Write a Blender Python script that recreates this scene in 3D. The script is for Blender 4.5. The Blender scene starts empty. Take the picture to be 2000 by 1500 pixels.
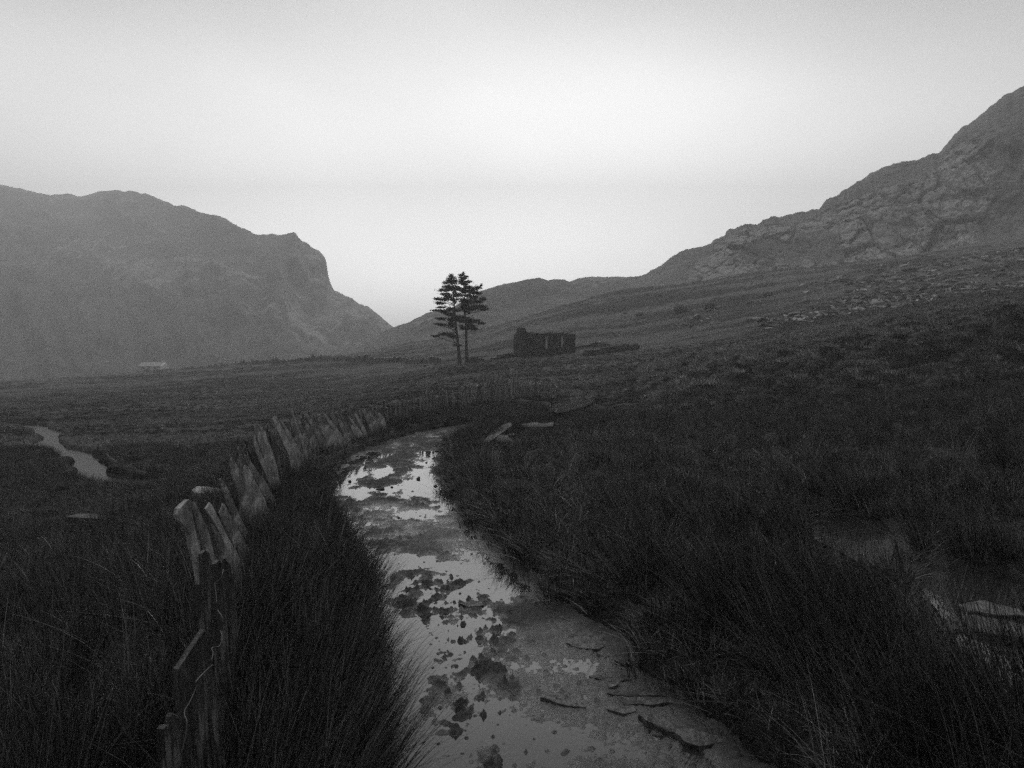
import bpy, math, random
import numpy as np
from mathutils import Vector, Matrix

random.seed(11)
rng = np.random.default_rng(11)
scene = bpy.context.scene
col = scene.collection
F = 1900.0                      # focal length in photo pixels (2000 wide)
CAMZ = 2.0
PITCH = math.atan(22.0 / F)

# ------------------------------------------------------------------ camera, sky, sun, exposure
cam_data = bpy.data.cameras.new("camera")
cam_data.sensor_width = 36.0
cam_data.lens = 36.0 * F / 2000.0
cam_data.clip_start = 0.05
cam_data.clip_end = 20000
cam = bpy.data.objects.new("camera", cam_data)
cam.location = (0, 0, CAMZ)
cam.rotation_euler = (math.pi / 2 - PITCH, 0, 0)
col.objects.link(cam)
scene.camera = cam

SUN_EL, SUN_AZ = math.radians(52), math.radians(-6)      # behind the cloud, ahead of the camera
world = bpy.data.worlds.new("World")
scene.world = world
world.use_nodes = True
wn, wl = world.node_tree.nodes, world.node_tree.links
wn.clear()
w_out = wn.new("ShaderNodeOutputWorld")
w_bg = wn.new("ShaderNodeBackground")
w_sky = wn.new("ShaderNodeTexSky")
w_sky.sky_type = 'NISHITA'
w_sky.sun_disc = False
w_sky.sun_elevation = SUN_EL
w_sky.sun_rotation = SUN_AZ
w_sky.air_density = 1.0
w_sky.dust_density = 6.0
w_sky.ozone_density = 1.0
w_bw = wn.new("ShaderNodeRGBToBW")
w_tc = wn.new("ShaderNodeTexCoord")
w_map = wn.new("ShaderNodeMapping")
w_map.inputs["Scale"].default_value = (1.0, 1.0, 2.2)
w_map.inputs["Location"].default_value = (14.26, 19.64, 3.43)
w_noise = wn.new("ShaderNodeTexNoise")
w_noise.inputs["Scale"].default_value = 1.5
w_noise.inputs["Detail"].default_value = 4.0
w_noise.inputs["Roughness"].default_value = 0.42
w_ramp = wn.new("ShaderNodeMapRange")
w_ramp.inputs[1].default_value = 0.30
w_ramp.inputs[2].default_value = 0.72
w_ramp.inputs[3].default_value = 0.74
w_ramp.inputs[4].default_value = 1.16
w_mul = wn.new("ShaderNodeMath"); w_mul.operation = 'MULTIPLY'
w_bg.inputs["Strength"].default_value = 0.15
wl.new(w_sky.outputs[0], w_bw.inputs[0])
wl.new(w_tc.outputs["Generated"], w_map.inputs[0])
wl.new(w_map.outputs[0], w_noise.inputs["Vector"])
wl.new(w_noise.outputs[0], w_ramp.inputs[0])
w_sep = wn.new("ShaderNodeSeparateXYZ")
w_el = wn.new("ShaderNodeMapRange"); w_el.interpolation_type = 'SMOOTHSTEP'      # overcast brightens towards the misty horizon all round
for i_, v_ in enumerate((0.0, 0.42, 5.8, 0.70)): w_el.inputs[i_ + 1].default_value = v_
w_m2 = wn.new("ShaderNodeMath"); w_m2.operation = 'MULTIPLY'
wl.new(w_tc.outputs["Generated"], w_sep.inputs[0])
wl.new(w_sep.outputs[2], w_el.inputs[0])
wl.new(w_bw.outputs[0], w_m2.inputs[0]); wl.new(w_el.outputs[0], w_m2.inputs[1])
wl.new(w_m2.outputs[0], w_mul.inputs[0])
wl.new(w_ramp.outputs[0], w_mul.inputs[1])
wl.new(w_mul.outputs[0], w_bg.inputs["Color"])
wl.new(w_bg.outputs[0], w_out.inputs["Surface"])

sun_data = bpy.data.lights.new("sun", 'SUN')
sun_data.energy = 0.5
sun_data.angle = math.radians(40)
sun = bpy.data.objects.new("sun", sun_data)
sd = Vector((math.sin(SUN_AZ) * math.cos(SUN_EL), math.cos(SUN_AZ) * math.cos(SUN_EL), math.sin(SUN_EL)))
sun.rotation_euler = sd.to_track_quat('Z', 'Y').to_euler()
col.objects.link(sun)

vs = scene.view_settings
vs.view_transform = 'Standard'
vs.look = 'None'
vs.exposure = -0.02
vs.gamma = 1.0
vs.use_curve_mapping = False
scene.render.engine = 'CYCLES'
cy = scene.cycles
cy.use_denoising = False       # the residual noise stands in for the photograph's film grain
cy.use_adaptive_sampling = True
cy.adaptive_threshold = 0.021
cy.adaptive_min_samples = 40
cy.max_bounces = 5
cy.diffuse_bounces = 1
cy.glossy_bounces = 2
cy.transmission_bounces = 2
cy.volume_bounces = 1
cy.transparent_max_bounces = 6
cy.caustics_reflective = False
cy.caustics_refractive = False
cy.sample_clamp_indirect = 4.0

HAZE_DENSITY = 0.00088

# ------------------------------------------------------------------ numeric helpers
def W(px, py, d):
    """photo pixel at depth d (m along the view axis) -> world point"""
    cx, cz = (px - 1000.0) / F, (750.0 - py) / F
    c, s = math.cos(PITCH), math.sin(PITCH)
    return np.array((d * cx, d * (c + cz * s), CAMZ + d * (-s + cz * c)))

def ray(px, py):
    v = W(px, py, 1.0) - np.array((0, 0, CAMZ))
    return v

def on_plane_z(px, py, z):
    v = ray(px, py)
    t = (z - CAMZ) / v[2]
    return np.array((v[0] * t, v[1] * t, z))

def _hash(ix, iy, seed):
    h = (ix.astype(np.int64) * 374761393 + iy.astype(np.int64) * 668265263 + seed * 974711) & 0xFFFFFFFF
    h = ((h ^ (h >> 13)) * 1274126177) & 0xFFFFFFFF
    h = (h ^ (h >> 16)) & 0xFFFFFF
    return h.astype(np.float64) / float(0xFFFFFF)

def vnoise(x, y, seed=0):
    x = np.asarray(x, float); y = np.asarray(y, float)
    ix, iy = np.floor(x), np.floor(y)
    fx, fy = x - ix, y - iy
    ux = fx * fx * fx * (fx * (fx * 6 - 15) + 10); uy = fy * fy * fy * (fy * (fy * 6 - 15) + 10)
    a = _hash(ix, iy, seed); b = _hash(ix + 1, iy, seed)
    c = _hash(ix, iy + 1, seed); d = _hash(ix + 1, iy + 1, seed)
    return ((a * (1 - ux) + b * ux) * (1 - uy) + (c * (1 - ux) + d * ux) * uy) * 2 - 1

def fbm(x, y, oct=4, seed=0, gain=0.5, lac=2.03):
    x = np.asarray(x, float); y = np.asarray(y, float)
    s = np.zeros(np.broadcast(x, y).shape); a = 1.0; n = 0.0
    for k in range(oct):
        s += a * vnoise(x, y, seed + 17 * k); n += a
        x, y = (x * 0.8 - y * 0.6) * lac + 5.3, (x * 0.6 + y * 0.8) * lac - 2.7
        a *= gain
    return s / n

def worley(x, y, seed=0):
    ix, iy = np.floor(x), np.floor(y)
    f1 = np.full(x.shape, 9.0); f2 = np.full(x.shape, 9.0); cid = np.zeros(x.shape)
    for dx in (-1, 0, 1):
        for dy in (-1, 0, 1):
            cx, cyy = ix + dx, iy + dy
            px = cx + _hash(cx, cyy, seed); py = cyy + _hash(cx, cyy, seed + 5)
            d = np.hypot(px - x, py - y)
            near = d < f1
            f2 = np.where(near, f1, np.minimum(f2, d))
            cid = np.where(near, _hash(cx, cyy, seed + 9), cid)
            f1 = np.where(near, d, f1)
    return f1, f2, cid

def sstep(a, b, x):
    t = np.clip((np.asarray(x, float) - a) / (b - a), 0, 1)
    return t * t * (3 - 2 * t)

def polyline_dist(x, y, pts):
    """distance, arc length and side (+ = right) to a polyline"""
    x = np.asarray(x, float); y = np.asarray(y, float)
    best = np.full(x.shape, 1e9); arc = np.zeros(x.shape); side = np.ones(x.shape)
    s0 = 0.0
    for (ax, ay), (bx, by) in zip(pts[:-1], pts[1:]):
        dx, dy = bx - ax, by - ay
        L = math.hypot(dx, dy)
        t = np.clip(((x - ax) * dx + (y - ay) * dy) / (L * L), 0, 1)
        qx, qy = ax + t * dx, ay + t * dy
        d = np.hypot(x - qx, y - qy)
        m = d < best
        best = np.where(m, d, best); arc = np.where(m, s0 + t * L, arc)
        side = np.where(m, np.sign((x - qx) * dy - (y - qy) * dx), side)
        s0 += L
    return best, arc, side

def poly_sd(x, y, poly):
    """signed distance to polygon, negative inside"""
    x = np.asarray(x, float); y = np.asarray(y, float)
    best = np.full(x.shape, 1e9); inside = np.zeros(x.shape, bool)
    n = len(poly)
    for i in range(n):
        ax, ay = poly[i]; bx, by = poly[(i + 1) % n]
        dx, dy = bx - ax, by - ay
        L2 = dx * dx + dy * dy + 1e-12
        t = np.clip(((x - ax) * dx + (y - ay) * dy) / L2, 0, 1)
        best = np.minimum(best, np.hypot(x - ax - t * dx, y - ay - t * dy))
        c = ((ay > y) != (by > y)) & (x < (bx - ax) * (y - ay) / (by - ay + 1e-12) + ax)
        inside ^= c
    return np.where(inside, -best, best)

def smooth_path(pts, n=6):
    """Catmull-Rom through the points"""
    P = [np.array(p, float) for p in pts]
    P = [2 * P[0] - P[1]] + P + [2 * P[-1] - P[-2]]
    out = []
    for i in range(1, len(P) - 2):
        for k in range(n):
            t = k / n
            out.append(0.5 * ((2 * P[i]) + (-P[i-1] + P[i+1]) * t + (2*P[i-1] - 5*P[i] + 4*P[i+1] - P[i+2]) * t*t
                              + (-P[i-1] + 3*P[i] - 3*P[i+1] + P[i+2]) * t**3))
    out.append(P[-2])
    return out

# ------------------------------------------------------------------ layout of the valley floor
TRACK = [tuple(p) for p in smooth_path([(0.6, -6), (0.45, 0), (0.36, 3), (0.2, 5.3), (-0.22, 7.5), (-0.8, 10), (-1.45, 13), (-2.02, 16),
         (-2.35, 18.5), (-2.75, 22), (-2.8, 26), (-2.4, 30), (-1.75, 34), (-0.6, 39), (1.1, 45), (2.9, 51), (5.2, 58), (9, 68)], 4)]
FENCE = [tuple(p) for p in smooth_path([(-0.7, 0.6), (-0.9, 2.6), (-1.12, 3.5), (-1.6, 5), (-2.2, 7.5), (-2.95, 11), (-3.8, 15), (-4.4, 18),
         (-5.1, 22), (-5.2, 26), (-4.7, 30), (-3.6, 37), (-1.5, 45), (1.2, 55), (3.4, 62)], 5)]
STREAM_PX = [(10, 829, 1), (62, 832, 1), (97, 845, 1), (98, 858, 1), (96, 867, 1), (114, 877, 1), (142, 884, 1), (165, 893, 1),
             (168, 905, 1), (180, 920, 1), (205, 934, 1), (245, 945, 1), (300, 950, 1)]
STREAM = []
for px, py, w in STREAM_PX:
    p = on_plane_z(px, py, -1.66)
    STREAM.append((p[0], p[1]))
STREAM = [tuple(p) for p in smooth_path(STREAM, 4)]

CP = [  # ground control points x, y, z
 (0,-30,0),(-30,-30,-1),(30,-30,3),(0,-6,0),(-6,-3,-.3),(6,-3,.4),(-60,0,-2),(60,0,6),(-20,5,-1.2),(15,5,1.1),
 (.4,3,0),(.4,5,0),(-.4,9,0),(-1.4,14,0),(-2.35,18,0),(-2.8,24,.02),(-2.4,32,.05),(-.5,40,.25),(2.6,50,.5),(6,62,.8),
 (-1.2,3.5,.12),(-2.2,7.5,.12),(-2.95,11,.12),(-4.4,18,.08),(-5.2,25,.08),(-4.7,30,.1),(-3.6,37,.3),(-1.5,45,.45),(1.2,55,.7),(3.4,62,.85),
 (-2.6,5.5,-.05),(-3.6,8,-.2),(-5,11,-.5),(-7,16,-.9),(-8.5,22,-1.15),(-10,28,-1.35),(-13.8,32,-1.5),(-22,45,-1.55),(-34,70,-1.6),(-12,15,-1.2),(-22,25,-1.6),
 (-11,50,-1.0),(-22,60,-1.5),(-12.6,80,.2),(-55,110,-1.4),(-30,95,-.8),
 (1.9,5,.16),(3,5,.3),(5,5,.42),(2.2,8,.18),(4,8,.34),(7,8,.55),(.9,13,.16),(4,13,.34),(8,13,.6),(0,20,.12),(3,20,.28),(8,20,.6),(14,22,1.3),
 (-.3,28,.1),(3,30,.25),(6.3,40,.25),(10,35,.75),(20,38,2.4),(24,46,4.4),
]
for px, py, d in [(0,747,400),(250,731,380),(-300,750,350),(500,714,250),(380,722,300),(0,765,170),(700,762,110),(860,760,75),(900,726,112),(905,710,125),(800,722,140),
                  (1060,694,130),(1240,687,125),(1060,741,82),(1160,762,66),(2000,602,62),(1700,662,60),(1450,702,62),(1300,742,60),(1250,782,52),
                  (1300,702,100),(1600,645,100),(1600,662,78),(2000,572,100),(1700,602,130),(2000,542,150),(1450,602,180),(1750,542,190),(2000,487,230),
                  (1250,622,200),(1000,652,220),(900,668,240),(690,694,260),(1450,538,290),(1900,483,270),(1200,572,300),(1000,627,300),(800,670,300),
                  (2500,500,120),(2600,400,250),(560,707,245)]:
    CP.append(tuple(W(px, py, d)))
CP += [(-900,700,-4),(-400,700,-4),(0,800,5),(-1200,0,-3),(900,700,60),(1500,0,60),(0,-800,2),(-600,1500,0),(600,1600,60),(0,2500,20),(-1500,1800,10)]
CP = np.array(CP, float)

def warp(x, y):
    r = np.hypot(x, y) + 1e-9
    k = np.log1p(r / 4.0) / r
    return x * k, y * k

_cx, _cy = warp(CP[:, 0], CP[:, 1])
def _phi(r2):
    return 0.5 * r2 * np.log(r2 + 1e-12)
_n = len(CP)
_K = _phi((_cx[:, None] - _cx) ** 2 + (_cy[:, None] - _cy) ** 2) + np.eye(_n) * 2e-4
_P = np.stack([np.ones(_n), _cx, _cy], 1)
_A = np.block([[_K, _P], [_P.T, np.zeros((3, 3))]])
_sol = np.linalg.solve(_A, np.concatenate([CP[:, 2], np.zeros(3)]))

def base_height(x, y):
    shp = np.shape(x)
    x = np.ravel(np.asarray(x, float)); y = np.ravel(np.asarray(y, float))
    qx, qy = warp(x, y)
    out = _sol[_n] + _sol[_n + 1] * qx + _sol[_n + 2] * qy
    for i in range(_n):
        out += _sol[i] * _phi((qx - _cx[i]) ** 2 + (qy - _cy[i]) ** 2)
    return out.reshape(shp)

def track_z(y):
    return np.interp(y, [-10, 26, 32, 40, 50, 62, 80], [0, 0, .03, .2, .42, .7, 1.0])

POOLS = []   # small pools beside the track: (polygon in world xy, water z)
def pool_px(poly, z):
    POOLS.append(([tuple(on_plane_z(px, py, z)[:2]) for px, py in poly], z))
pool_px([(1600,1020),(1650,1008),(1720,1022),(1735,1060),(1722,1100),(1680,1092),(1640,1070),(1604,1052)], 0.30)
pool_px([(1830,1128),(1870,1116),(1960,1130),(2030,1165),(2060,1260),(2040,1330),(1970,1330),(1920,1290),(1880,1250),(1850,1200),(1820,1160)], 0.22)
pool_px([(1075,798),(1085,786),(1120,778),(1150,776),(1160,784),(1130,796),(1095,803)], 0.42)

def hummock_zone(x, y):
    r = np.hypot(x, y)
    px = 1000 + F * x / np.maximum(y, 1)
    return sstep(1180, 1330, px) * sstep(33, 44, r) * (1 - sstep(80, 110, r))

def hummocks(x, y):
    f1, f2, cid = worley(x * 0.55 + 0.35 * fbm(x * .5, y * .5, 2, 4), y * 0.40 + 0.25 * fbm(x * .6, y * .6, 2, 6), 21)
    return (0.45 + 0.75 * cid) * np.clip(0.85 - f1 * f1 * 1.7, 0, 1) - 0.2

def ground_height(x, y, detail=True):
    x = np.asarray(x, float); y = np.asarray(y, float)
    z = base_height(x, y)
    r = np.hypot(x, y)
    if detail:
        amp = 0.05 + 0.05 * sstep(5, 30, r) + 0.12 * sstep(40, 130, r) + 0.5 * sstep(130, 300, r)
        z = z + amp * fbm(x * 0.55, y * 0.55, 4, 3) + (0.10 + 0.5 * sstep(60, 200, r)) * fbm(x * 0.11, y * 0.11, 3, 8)
        hz = hummock_zone(x, y)
        z = z + hz * (hummocks(x, y) + 0.15 * fbm(x * 1.3, y * 1.3, 3, 31))
        near = 1 - sstep(25, 40, r)
        f1, f2, cid = worley(x * 0.9, y * 0.9, 51)
        rs_ = polyline_dist(x, y, TRACK)
        z = z + near * (0.10 + 0.24 * sstep(1.3, 2.6, rs_[0]) * (rs_[2] > 0)) * (0.6 - f1) * (0.3 + cid)
    # stream channel
    sdist, sarc, _ = polyline_dist(x, y, STREAM)
    sw = 0.44 + 0.36 * vnoise(x * 0.5, y * 0.5, 71) + 0.12 * vnoise(x * 1.7, y * 1.7, 72)
    z = np.where(sdist < 7, np.maximum(z, -1.52 + (z + 1.52) * sstep(3, 7, sdist)), z)
    z = np.where(sdist < 6, z + (-2.0 - z) * (1 - sstep(sw, sw + 0.3, sdist)), z)
    # track bed with low banks
    td, ta, ts = polyline_dist(x, y, TRACK)
    half = track_half(ta) * (1 + 0.12 * vnoise(x * 1.1, y * 1.1, 77))
    bed = track_z(y) - 0.22
    z = np.where((td < 5) & (half > .05), np.where(td < half - .22, bed, bed + (z + 0.10 * (1 - sstep(half, half + 2.0, td)) - bed) * sstep(half - 0.22, half + 0.12, td)), z)
    for poly, pz in POOLS:
        sd_ = poly_sd(x, y, poly)
        z = np.where(sd_ < 1.9, z + (np.minimum(z, pz + 0.06) - z) * (1 - sstep(0.7, 1.9, sd_)), z)
        z = np.where(sd_ < 0.7, (pz - 0.12) + (z - pz + 0.12) * sstep(-0.15, 0.35, sd_ + 0.1 * vnoise(x * 3, y * 3, 5)), z)
    return z

def track_half(arc):
    return (0.93 + 0.06 * np.sin(arc * 0.7)) * (1 + 0.2 * np.exp(-((arc - 27) / 5) ** 2)) * (1 - sstep(38, 43, arc))

def H(x, y):
    return float(ground_height(np.array([x]), np.array([y]))[0])

# ------------------------------------------------------------------ mesh helpers
def new_mesh(name, verts, faces, smooth=False):
    me = bpy.data.meshes.new(name)
    me.from_pydata([tuple(v) for v in verts], [], [tuple(f) for f in faces])
    if smooth:
        me.polygons.foreach_set("use_smooth", np.ones(len(me.polygons), bool))
    me.update()
    return me

def grid_mesh(name, V, smooth=True, wrap=False):
    """V: (n, m, 3) array -> quad mesh, built with foreach_set"""
    n, m = V.shape[:2]
    idx = np.arange(n * m).reshape(n, m)
    a = idx[:-1, :-1].ravel(); b = idx[:-1, 1:].ravel(); c = idx[1:, 1:].ravel(); d = idx[1:, :-1].ravel()
    q = np.stack([a, b, c, d], 1)
    if wrap:
        a = idx[:-1, -1]; b = idx[:-1, 0]; c = idx[1:, 0]; d = idx[1:, -1]
        q = np.concatenate([q, np.stack([a, b, c, d], 1)])
    me = bpy.data.meshes.new(name)
    me.vertices.add(n * m)
    me.vertices.foreach_set("co", V.reshape(-1).astype(np.float32))
    me.loops.add(q.size)
    me.loops.foreach_set("vertex_index", q.ravel().astype(np.int32))
    me.polygons.add(len(q))
    me.polygons.foreach_set("loop_start", (np.arange(len(q)) * 4).astype(np.int32))
    me.update(calc_edges=True)
    if smooth:
        me.polygons.foreach_set("use_smooth", np.ones(len(q), bool))
    return me

def tri_mesh(name, verts, tris, smooth=False):
    verts = np.asarray(verts, np.float32); tris = np.asarray(tris, np.int32)
    me = bpy.data.meshes.new(name)
    me.vertices.add(len(verts)); me.vertices.foreach_set("co", verts.ravel())
    me.loops.add(tris.size); me.loops.foreach_set("vertex_index", tris.ravel())
    me.polygons.add(len(tris)); me.polygons.foreach_set("loop_start", (np.arange(len(tris)) * tris.shape[1]).astype(np.int32))
    me.update(calc_edges=True)
    if smooth:
        me.polygons.foreach_set("use_smooth", np.ones(len(tris), bool))
    return me

def add_attr(me, name, values):
    at = me.attributes.new(name, 'FLOAT', 'POINT')
    at.data.foreach_set("value", np.asarray(values, np.float32).ravel())

def obj(name, me, mat=None, parent=None, loc=None):
    o = bpy.data.objects.new(name, me)
    if mat is not None and me is not None and not me.materials:
        me.materials.append(mat)
    col.objects.link(o)
    if parent is not None:
        o.parent = parent
    if loc is not None:
        o.location = loc
    return o

def tag(o, label=None, cat=None, group=None, kind=None):
    if cat and not kind: kind = "thing"
    if label: o["label"] = label
    if cat: o["category"] = cat
    if group: o["group"] = group
    if kind: o["kind"] = kind
    return o

def empty(name, loc, label, cat, group=None):
    o = bpy.data.objects.new(name, None)
    o.location = loc
    o.empty_display_size = 0.2
    col.objects.link(o)
    return tag(o, label, cat, group)

# ------------------------------------------------------------------ materials (all grey: the photograph is monochrome)
def mat_new(name):
    m = bpy.data.materials.new(name)
    m.use_nodes = True
    nt = m.node_tree
    b = nt.nodes["Principled BSDF"]
    return m, nt, b

def g(v):
    return (v, v, v, 1)

def n_noise(nt, scale, detail=4, rough=0.55, vec=None, stretch=None, coord="Object"):
    tex = nt.nodes.new("ShaderNodeTexNoise")
    tex.inputs["Scale"].default_value = scale
    tex.inputs["Detail"].default_value = detail
    tex.inputs["Roughness"].default_value = rough
    tc = nt.nodes.new("ShaderNodeTexCoord")
    if stretch:
        mp = nt.nodes.new("ShaderNodeMapping")
        mp.inputs["Scale"].default_value = stretch
        nt.links.new(tc.outputs[coord], mp.inputs[0])
        nt.links.new(mp.outputs[0], tex.inputs["Vector"])
    else:
        nt.links.new(tc.outputs[coord], tex.inputs["Vector"])
    return tex.outputs[0]

def n_range(nt, sock, a, b, c, d):
    mr = nt.nodes.new("ShaderNodeMapRange")
    for i, v in enumerate((a, b, c, d)):
        mr.inputs[i + 1].default_value = v
    nt.links.new(sock, mr.inputs[0])
    return mr.outputs[0]

def n_math(nt, op, a, b):
    m = nt.nodes.new("ShaderNodeMath"); m.operation = op
    for i, v in enumerate((a, b)):
        if isinstance(v, (int, float)): m.inputs[i].default_value = v
        else: nt.links.new(v, m.inputs[i])
    return m.outputs[0]

def n_mix(nt, f, a, b):
    """scalar mix"""
    m = nt.nodes.new("ShaderNodeMix"); m.data_type = 'FLOAT'
    for i, v in zip((0, 2, 3), (f, a, b)):
        if isinstance(v, (int, float)): m.inputs[i].default_value = v
        else: nt.links.new(v, m.inputs[i])
    return m.outputs[0]

def n_bump(nt, b, height, strength, dist):
    bp = nt.nodes.new("ShaderNodeBump")
    bp.inputs["Strength"].default_value = strength
    bp.inputs["Distance"].default_value = dist
    nt.links.new(height, bp.inputs["Height"])
    nt.links.new(bp.outputs[0], b.inputs["Normal"])

def n_attr(nt, name):
    a = nt.nodes.new("ShaderNodeAttribute"); a.attribute_name = name
    return a.outputs["Fac"]

def mat_ground():
    m, nt, b = mat_new("moor_turf")
    band = n_noise(nt, 0.06, 4, 0.5, stretch=(0.30, 1.3, 1.0), coord="Object")
    patch = n_noise(nt, 0.45, 5, 0.65)
    fine = n_noise(nt, 5.0, 5, 0.7)
    v = n_math(nt, 'ADD', n_math(nt, 'MULTIPLY', band, 1.0), n_math(nt, 'MULTIPLY', patch, 0.4))
    c = n_range(nt, v, 0.65, 0.76, 0.018, 0.10)
    c2 = n_math(nt, 'MULTIPLY', c, n_range(nt, fine, 0.3, 0.7, 0.55, 1.45))
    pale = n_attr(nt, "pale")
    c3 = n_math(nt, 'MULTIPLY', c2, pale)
    nt.links.new(c3, b.inputs["Base Color"])
    b.inputs["Roughness"].default_value = 0.9
    b.inputs["Specular IOR Level"].default_value = 0.15
    hf = n_math(nt, 'ADD', n_math(nt, 'MULTIPLY', n_noise(nt, 3.2, 6, 0.75), 0.3), n_noise(nt, 0.7, 8, 0.75))
    n_bump(nt, b, hf, 1.0, 0.9)
    return m

def mat_mud():
    m, nt, b = mat_new("wet_mud")
    n1 = n_noise(nt, 2.2, 5, 0.6)
    n2 = n_noise(nt, 22, 5, 0.7)
    n3 = n_noise(nt, 90, 3, 0.7)
    c = n_math(nt, 'MULTIPLY', n_range(nt, n1, 0.3, 0.7, 0.026, 0.055), n_range(nt, n2, 0.3, 0.7, 0.5, 1.4))
    nt.links.new(c, b.inputs["Base Color"])
    wet = n_math(nt, 'MULTIPLY', n_attr(nt, "wet"), n_range(nt, n2, 0.35, 0.6, 1.0, 0.55))
    nt.links.new(n_mix(nt, wet, 0.75, 0.13), b.inputs["Roughness"])
    nt.links.new(n_mix(nt, wet, 0.08, 0.5), b.inputs["Specular IOR Level"])
    h = n_math(nt, 'ADD', n2, n_math(nt, 'MULTIPLY', n3, 0.45))
    n_bump(nt, b, h, 0.8, 0.022)
    return m

def mat_water(name, ripple, scale):
    m, nt, b = mat_new(name)
    b.inputs["Base Color"].default_value = g(0.022)
    b.inputs["Roughness"].default_value = 0.03
    b.inputs["IOR"].default_value = 1.333
    b.inputs["Specular IOR Level"].default_value = 0.5
    r = n_noise(nt, scale, 3, 0.6, stretch=(1.0, 0.45, 1.0))
    n_bump(nt, b, r, ripple, 0.02)
    return m

def mat_slate(name, lo, hi, lichen=0.35, along=(5, 5, 1.6), rough=0.42, spec=0.4, bdist=0.025):
    m, nt, b = mat_new(name)
    st = n_noise(nt, 3.0, 8, 0.72, stretch=along)
    bl = n_noise(nt, 3.2, 8, 0.7, stretch=tuple((a_ + 3) / 5 for a_ in along))
    fi = n_noise(nt, 28, 4, 0.7)
    oi = nt.nodes.new("ShaderNodeObjectInfo")
    c = n_range(nt, st, 0.40, 0.60, lo, hi)
    c = n_math(nt, 'MULTIPLY', c, n_range(nt, oi.outputs["Random"], 0, 1, 0.5, 1.3))
    c = n_math(nt, 'MULTIPLY', c, n_range(nt, fi, 0.3, 0.7, 0.75, 1.25))
    lm = n_range(nt, n_math(nt, 'ADD', n_math(nt, 'MULTIPLY', bl, 0.65), n_math(nt, 'MULTIPLY', st, 0.35)), 0.53, 0.57, 0, lichen)
    c = n_mix(nt, lm, c, max(hi * 1.4, 0.2))
    nt.links.new(c, b.inputs["Base Color"])
    nt.links.new(n_range(nt, st, 0.3, 0.7, rough - 0.1, rough + 0.2), b.inputs["Roughness"])
    b.inputs["Specular IOR Level"].default_value = spec
    h = n_math(nt, 'ADD', st, n_math(nt, 'MULTIPLY', fi, 0.3))
    n_bump(nt, b, h, 0.8, bdist)
    return m

def mat_plain(name, v, rough=0.8, var=0.35, scale=6, bump=0.4, spec=0.25):
    m, nt, b = mat_new(name)
    n1 = n_noise(nt, scale, 5, 0.65)
    c = n_range(nt, n1, 0.3, 0.7, v * (1 - var), v * (1 + var))
    nt.links.new(c, b.inputs["Base Color"])
    b.inputs["Roughness"].default_value = rough
    b.inputs["Specular IOR Level"].default_value = spec
    n_bump(nt, b, n1, bump, 0.05)
    return m

def mat_blade(name, lo, hi, rough=0.42, spec=0.35):
    m, nt, b = mat_new(name)
    oi = nt.nodes.new("ShaderNodeObjectInfo")
    n1 = n_noise(nt, 14, 2, 0.5)
    c = n_range(nt, oi.outputs["Random"], 0, 1, lo, hi)
    c = n_math(nt, 'MULTIPLY', c, n_range(nt, n1, 0.3, 0.7, 0.6, 1.5))
    c = n_math(nt, 'MULTIPLY', c, n_attr(nt, "tone"))
    nt.links.new(c, b.inputs["Base Color"])
    b.inputs["Roughness"].default_value = rough
    b.inputs["Specular IOR Level"].default_value = spec
    return m

def mat_hill(name, heather, rock, fine_scale, bump_dist):
    m, nt, b = mat_new(name)
    rk = n_attr(nt, "rock")
    n1 = n_noise(nt, fine_scale, 6, 0.7)
    n2 = n_noise(nt, fine_scale * 0.12, 4, 0.6)
    crag = nt.nodes.new("ShaderNodeTexVoronoi"); crag.feature = 'DISTANCE_TO_EDGE'
    crag.inputs["Scale"].default_value = fine_scale * 0.35
    tc = nt.nodes.new("ShaderNodeTexCoord"); nt.links.new(tc.outputs["Object"], crag.inputs["Vector"])
    cr = n_range(nt, crag.outputs["Distance"], 0.0, 0.12, 0.45, 1.0)
    ch = n_math(nt, 'MULTIPLY', heather, n_range(nt, n1, 0.3, 0.7, 0.5, 1.5))
    ch = n_math(nt, 'MULTIPLY', ch, n_range(nt, n2, 0.3, 0.7, 0.65, 1.4))
    crk = n_math(nt, 'MULTIPLY', n_math(nt, 'MULTIPLY', cr, rock), n_range(nt, n1, 0.3, 0.7, 0.6, 1.3))
    f = n_range(nt, n_math(nt, 'ADD', rk, n_math(nt, 'MULTIPLY', n_math(nt, 'SUBTRACT', n1, 0.5), 1.1)), 0.42, 0.58, 0, 1)
    nt.links.new(n_mix(nt, f, ch, crk), b.inputs["Base Color"])
    b.inputs["Roughness"].default_value = 0.85
    b.inputs["Specular IOR Level"].default_value = 0.2
    n_bump(nt, b, n1, 1.0, bump_dist)
    return m

M_GROUND = mat_ground()
M_MUD = mat_mud()
M_PUDDLE = mat_water("puddle_water", 0.04, 9)
M_STREAM = mat_water("stream_water", 0.25, 7)
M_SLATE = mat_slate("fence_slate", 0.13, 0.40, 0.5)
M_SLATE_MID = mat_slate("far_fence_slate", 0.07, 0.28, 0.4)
M_SLATE_DARK = mat_slate("dark_shaded_fence_slate", 0.016, 0.06, 0.7, (14, 14, 1.2), 0.45)  # nearest slates face another way; their shade is put into this darker colour
M_SLAB = mat_slate("wet_slate_slab", 0.04, 0.17, 0.3, (7, 2, 7), 0.62, 0.2, 0.05)
M_SCREE = mat_slate("scree_slate", 0.03, 0.10, 0.2, (2, 2, 2), 0.5)
M_STONE = mat_plain("ruin_stone", 0.032, 0.9, 0.5, 3, 0.5)
M_WALLSTONE = mat_plain("dry_wall_stone", 0.055, 0.9, 0.5, 3, 0.5)
M_BARK = mat_plain("pine_bark", 0.045, 0.9, 0.4, 6, 0.6)
M_NEEDLE = mat_plain("pine_needles", 0.045, 0.7, 0.3, 2, 0.0)
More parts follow.
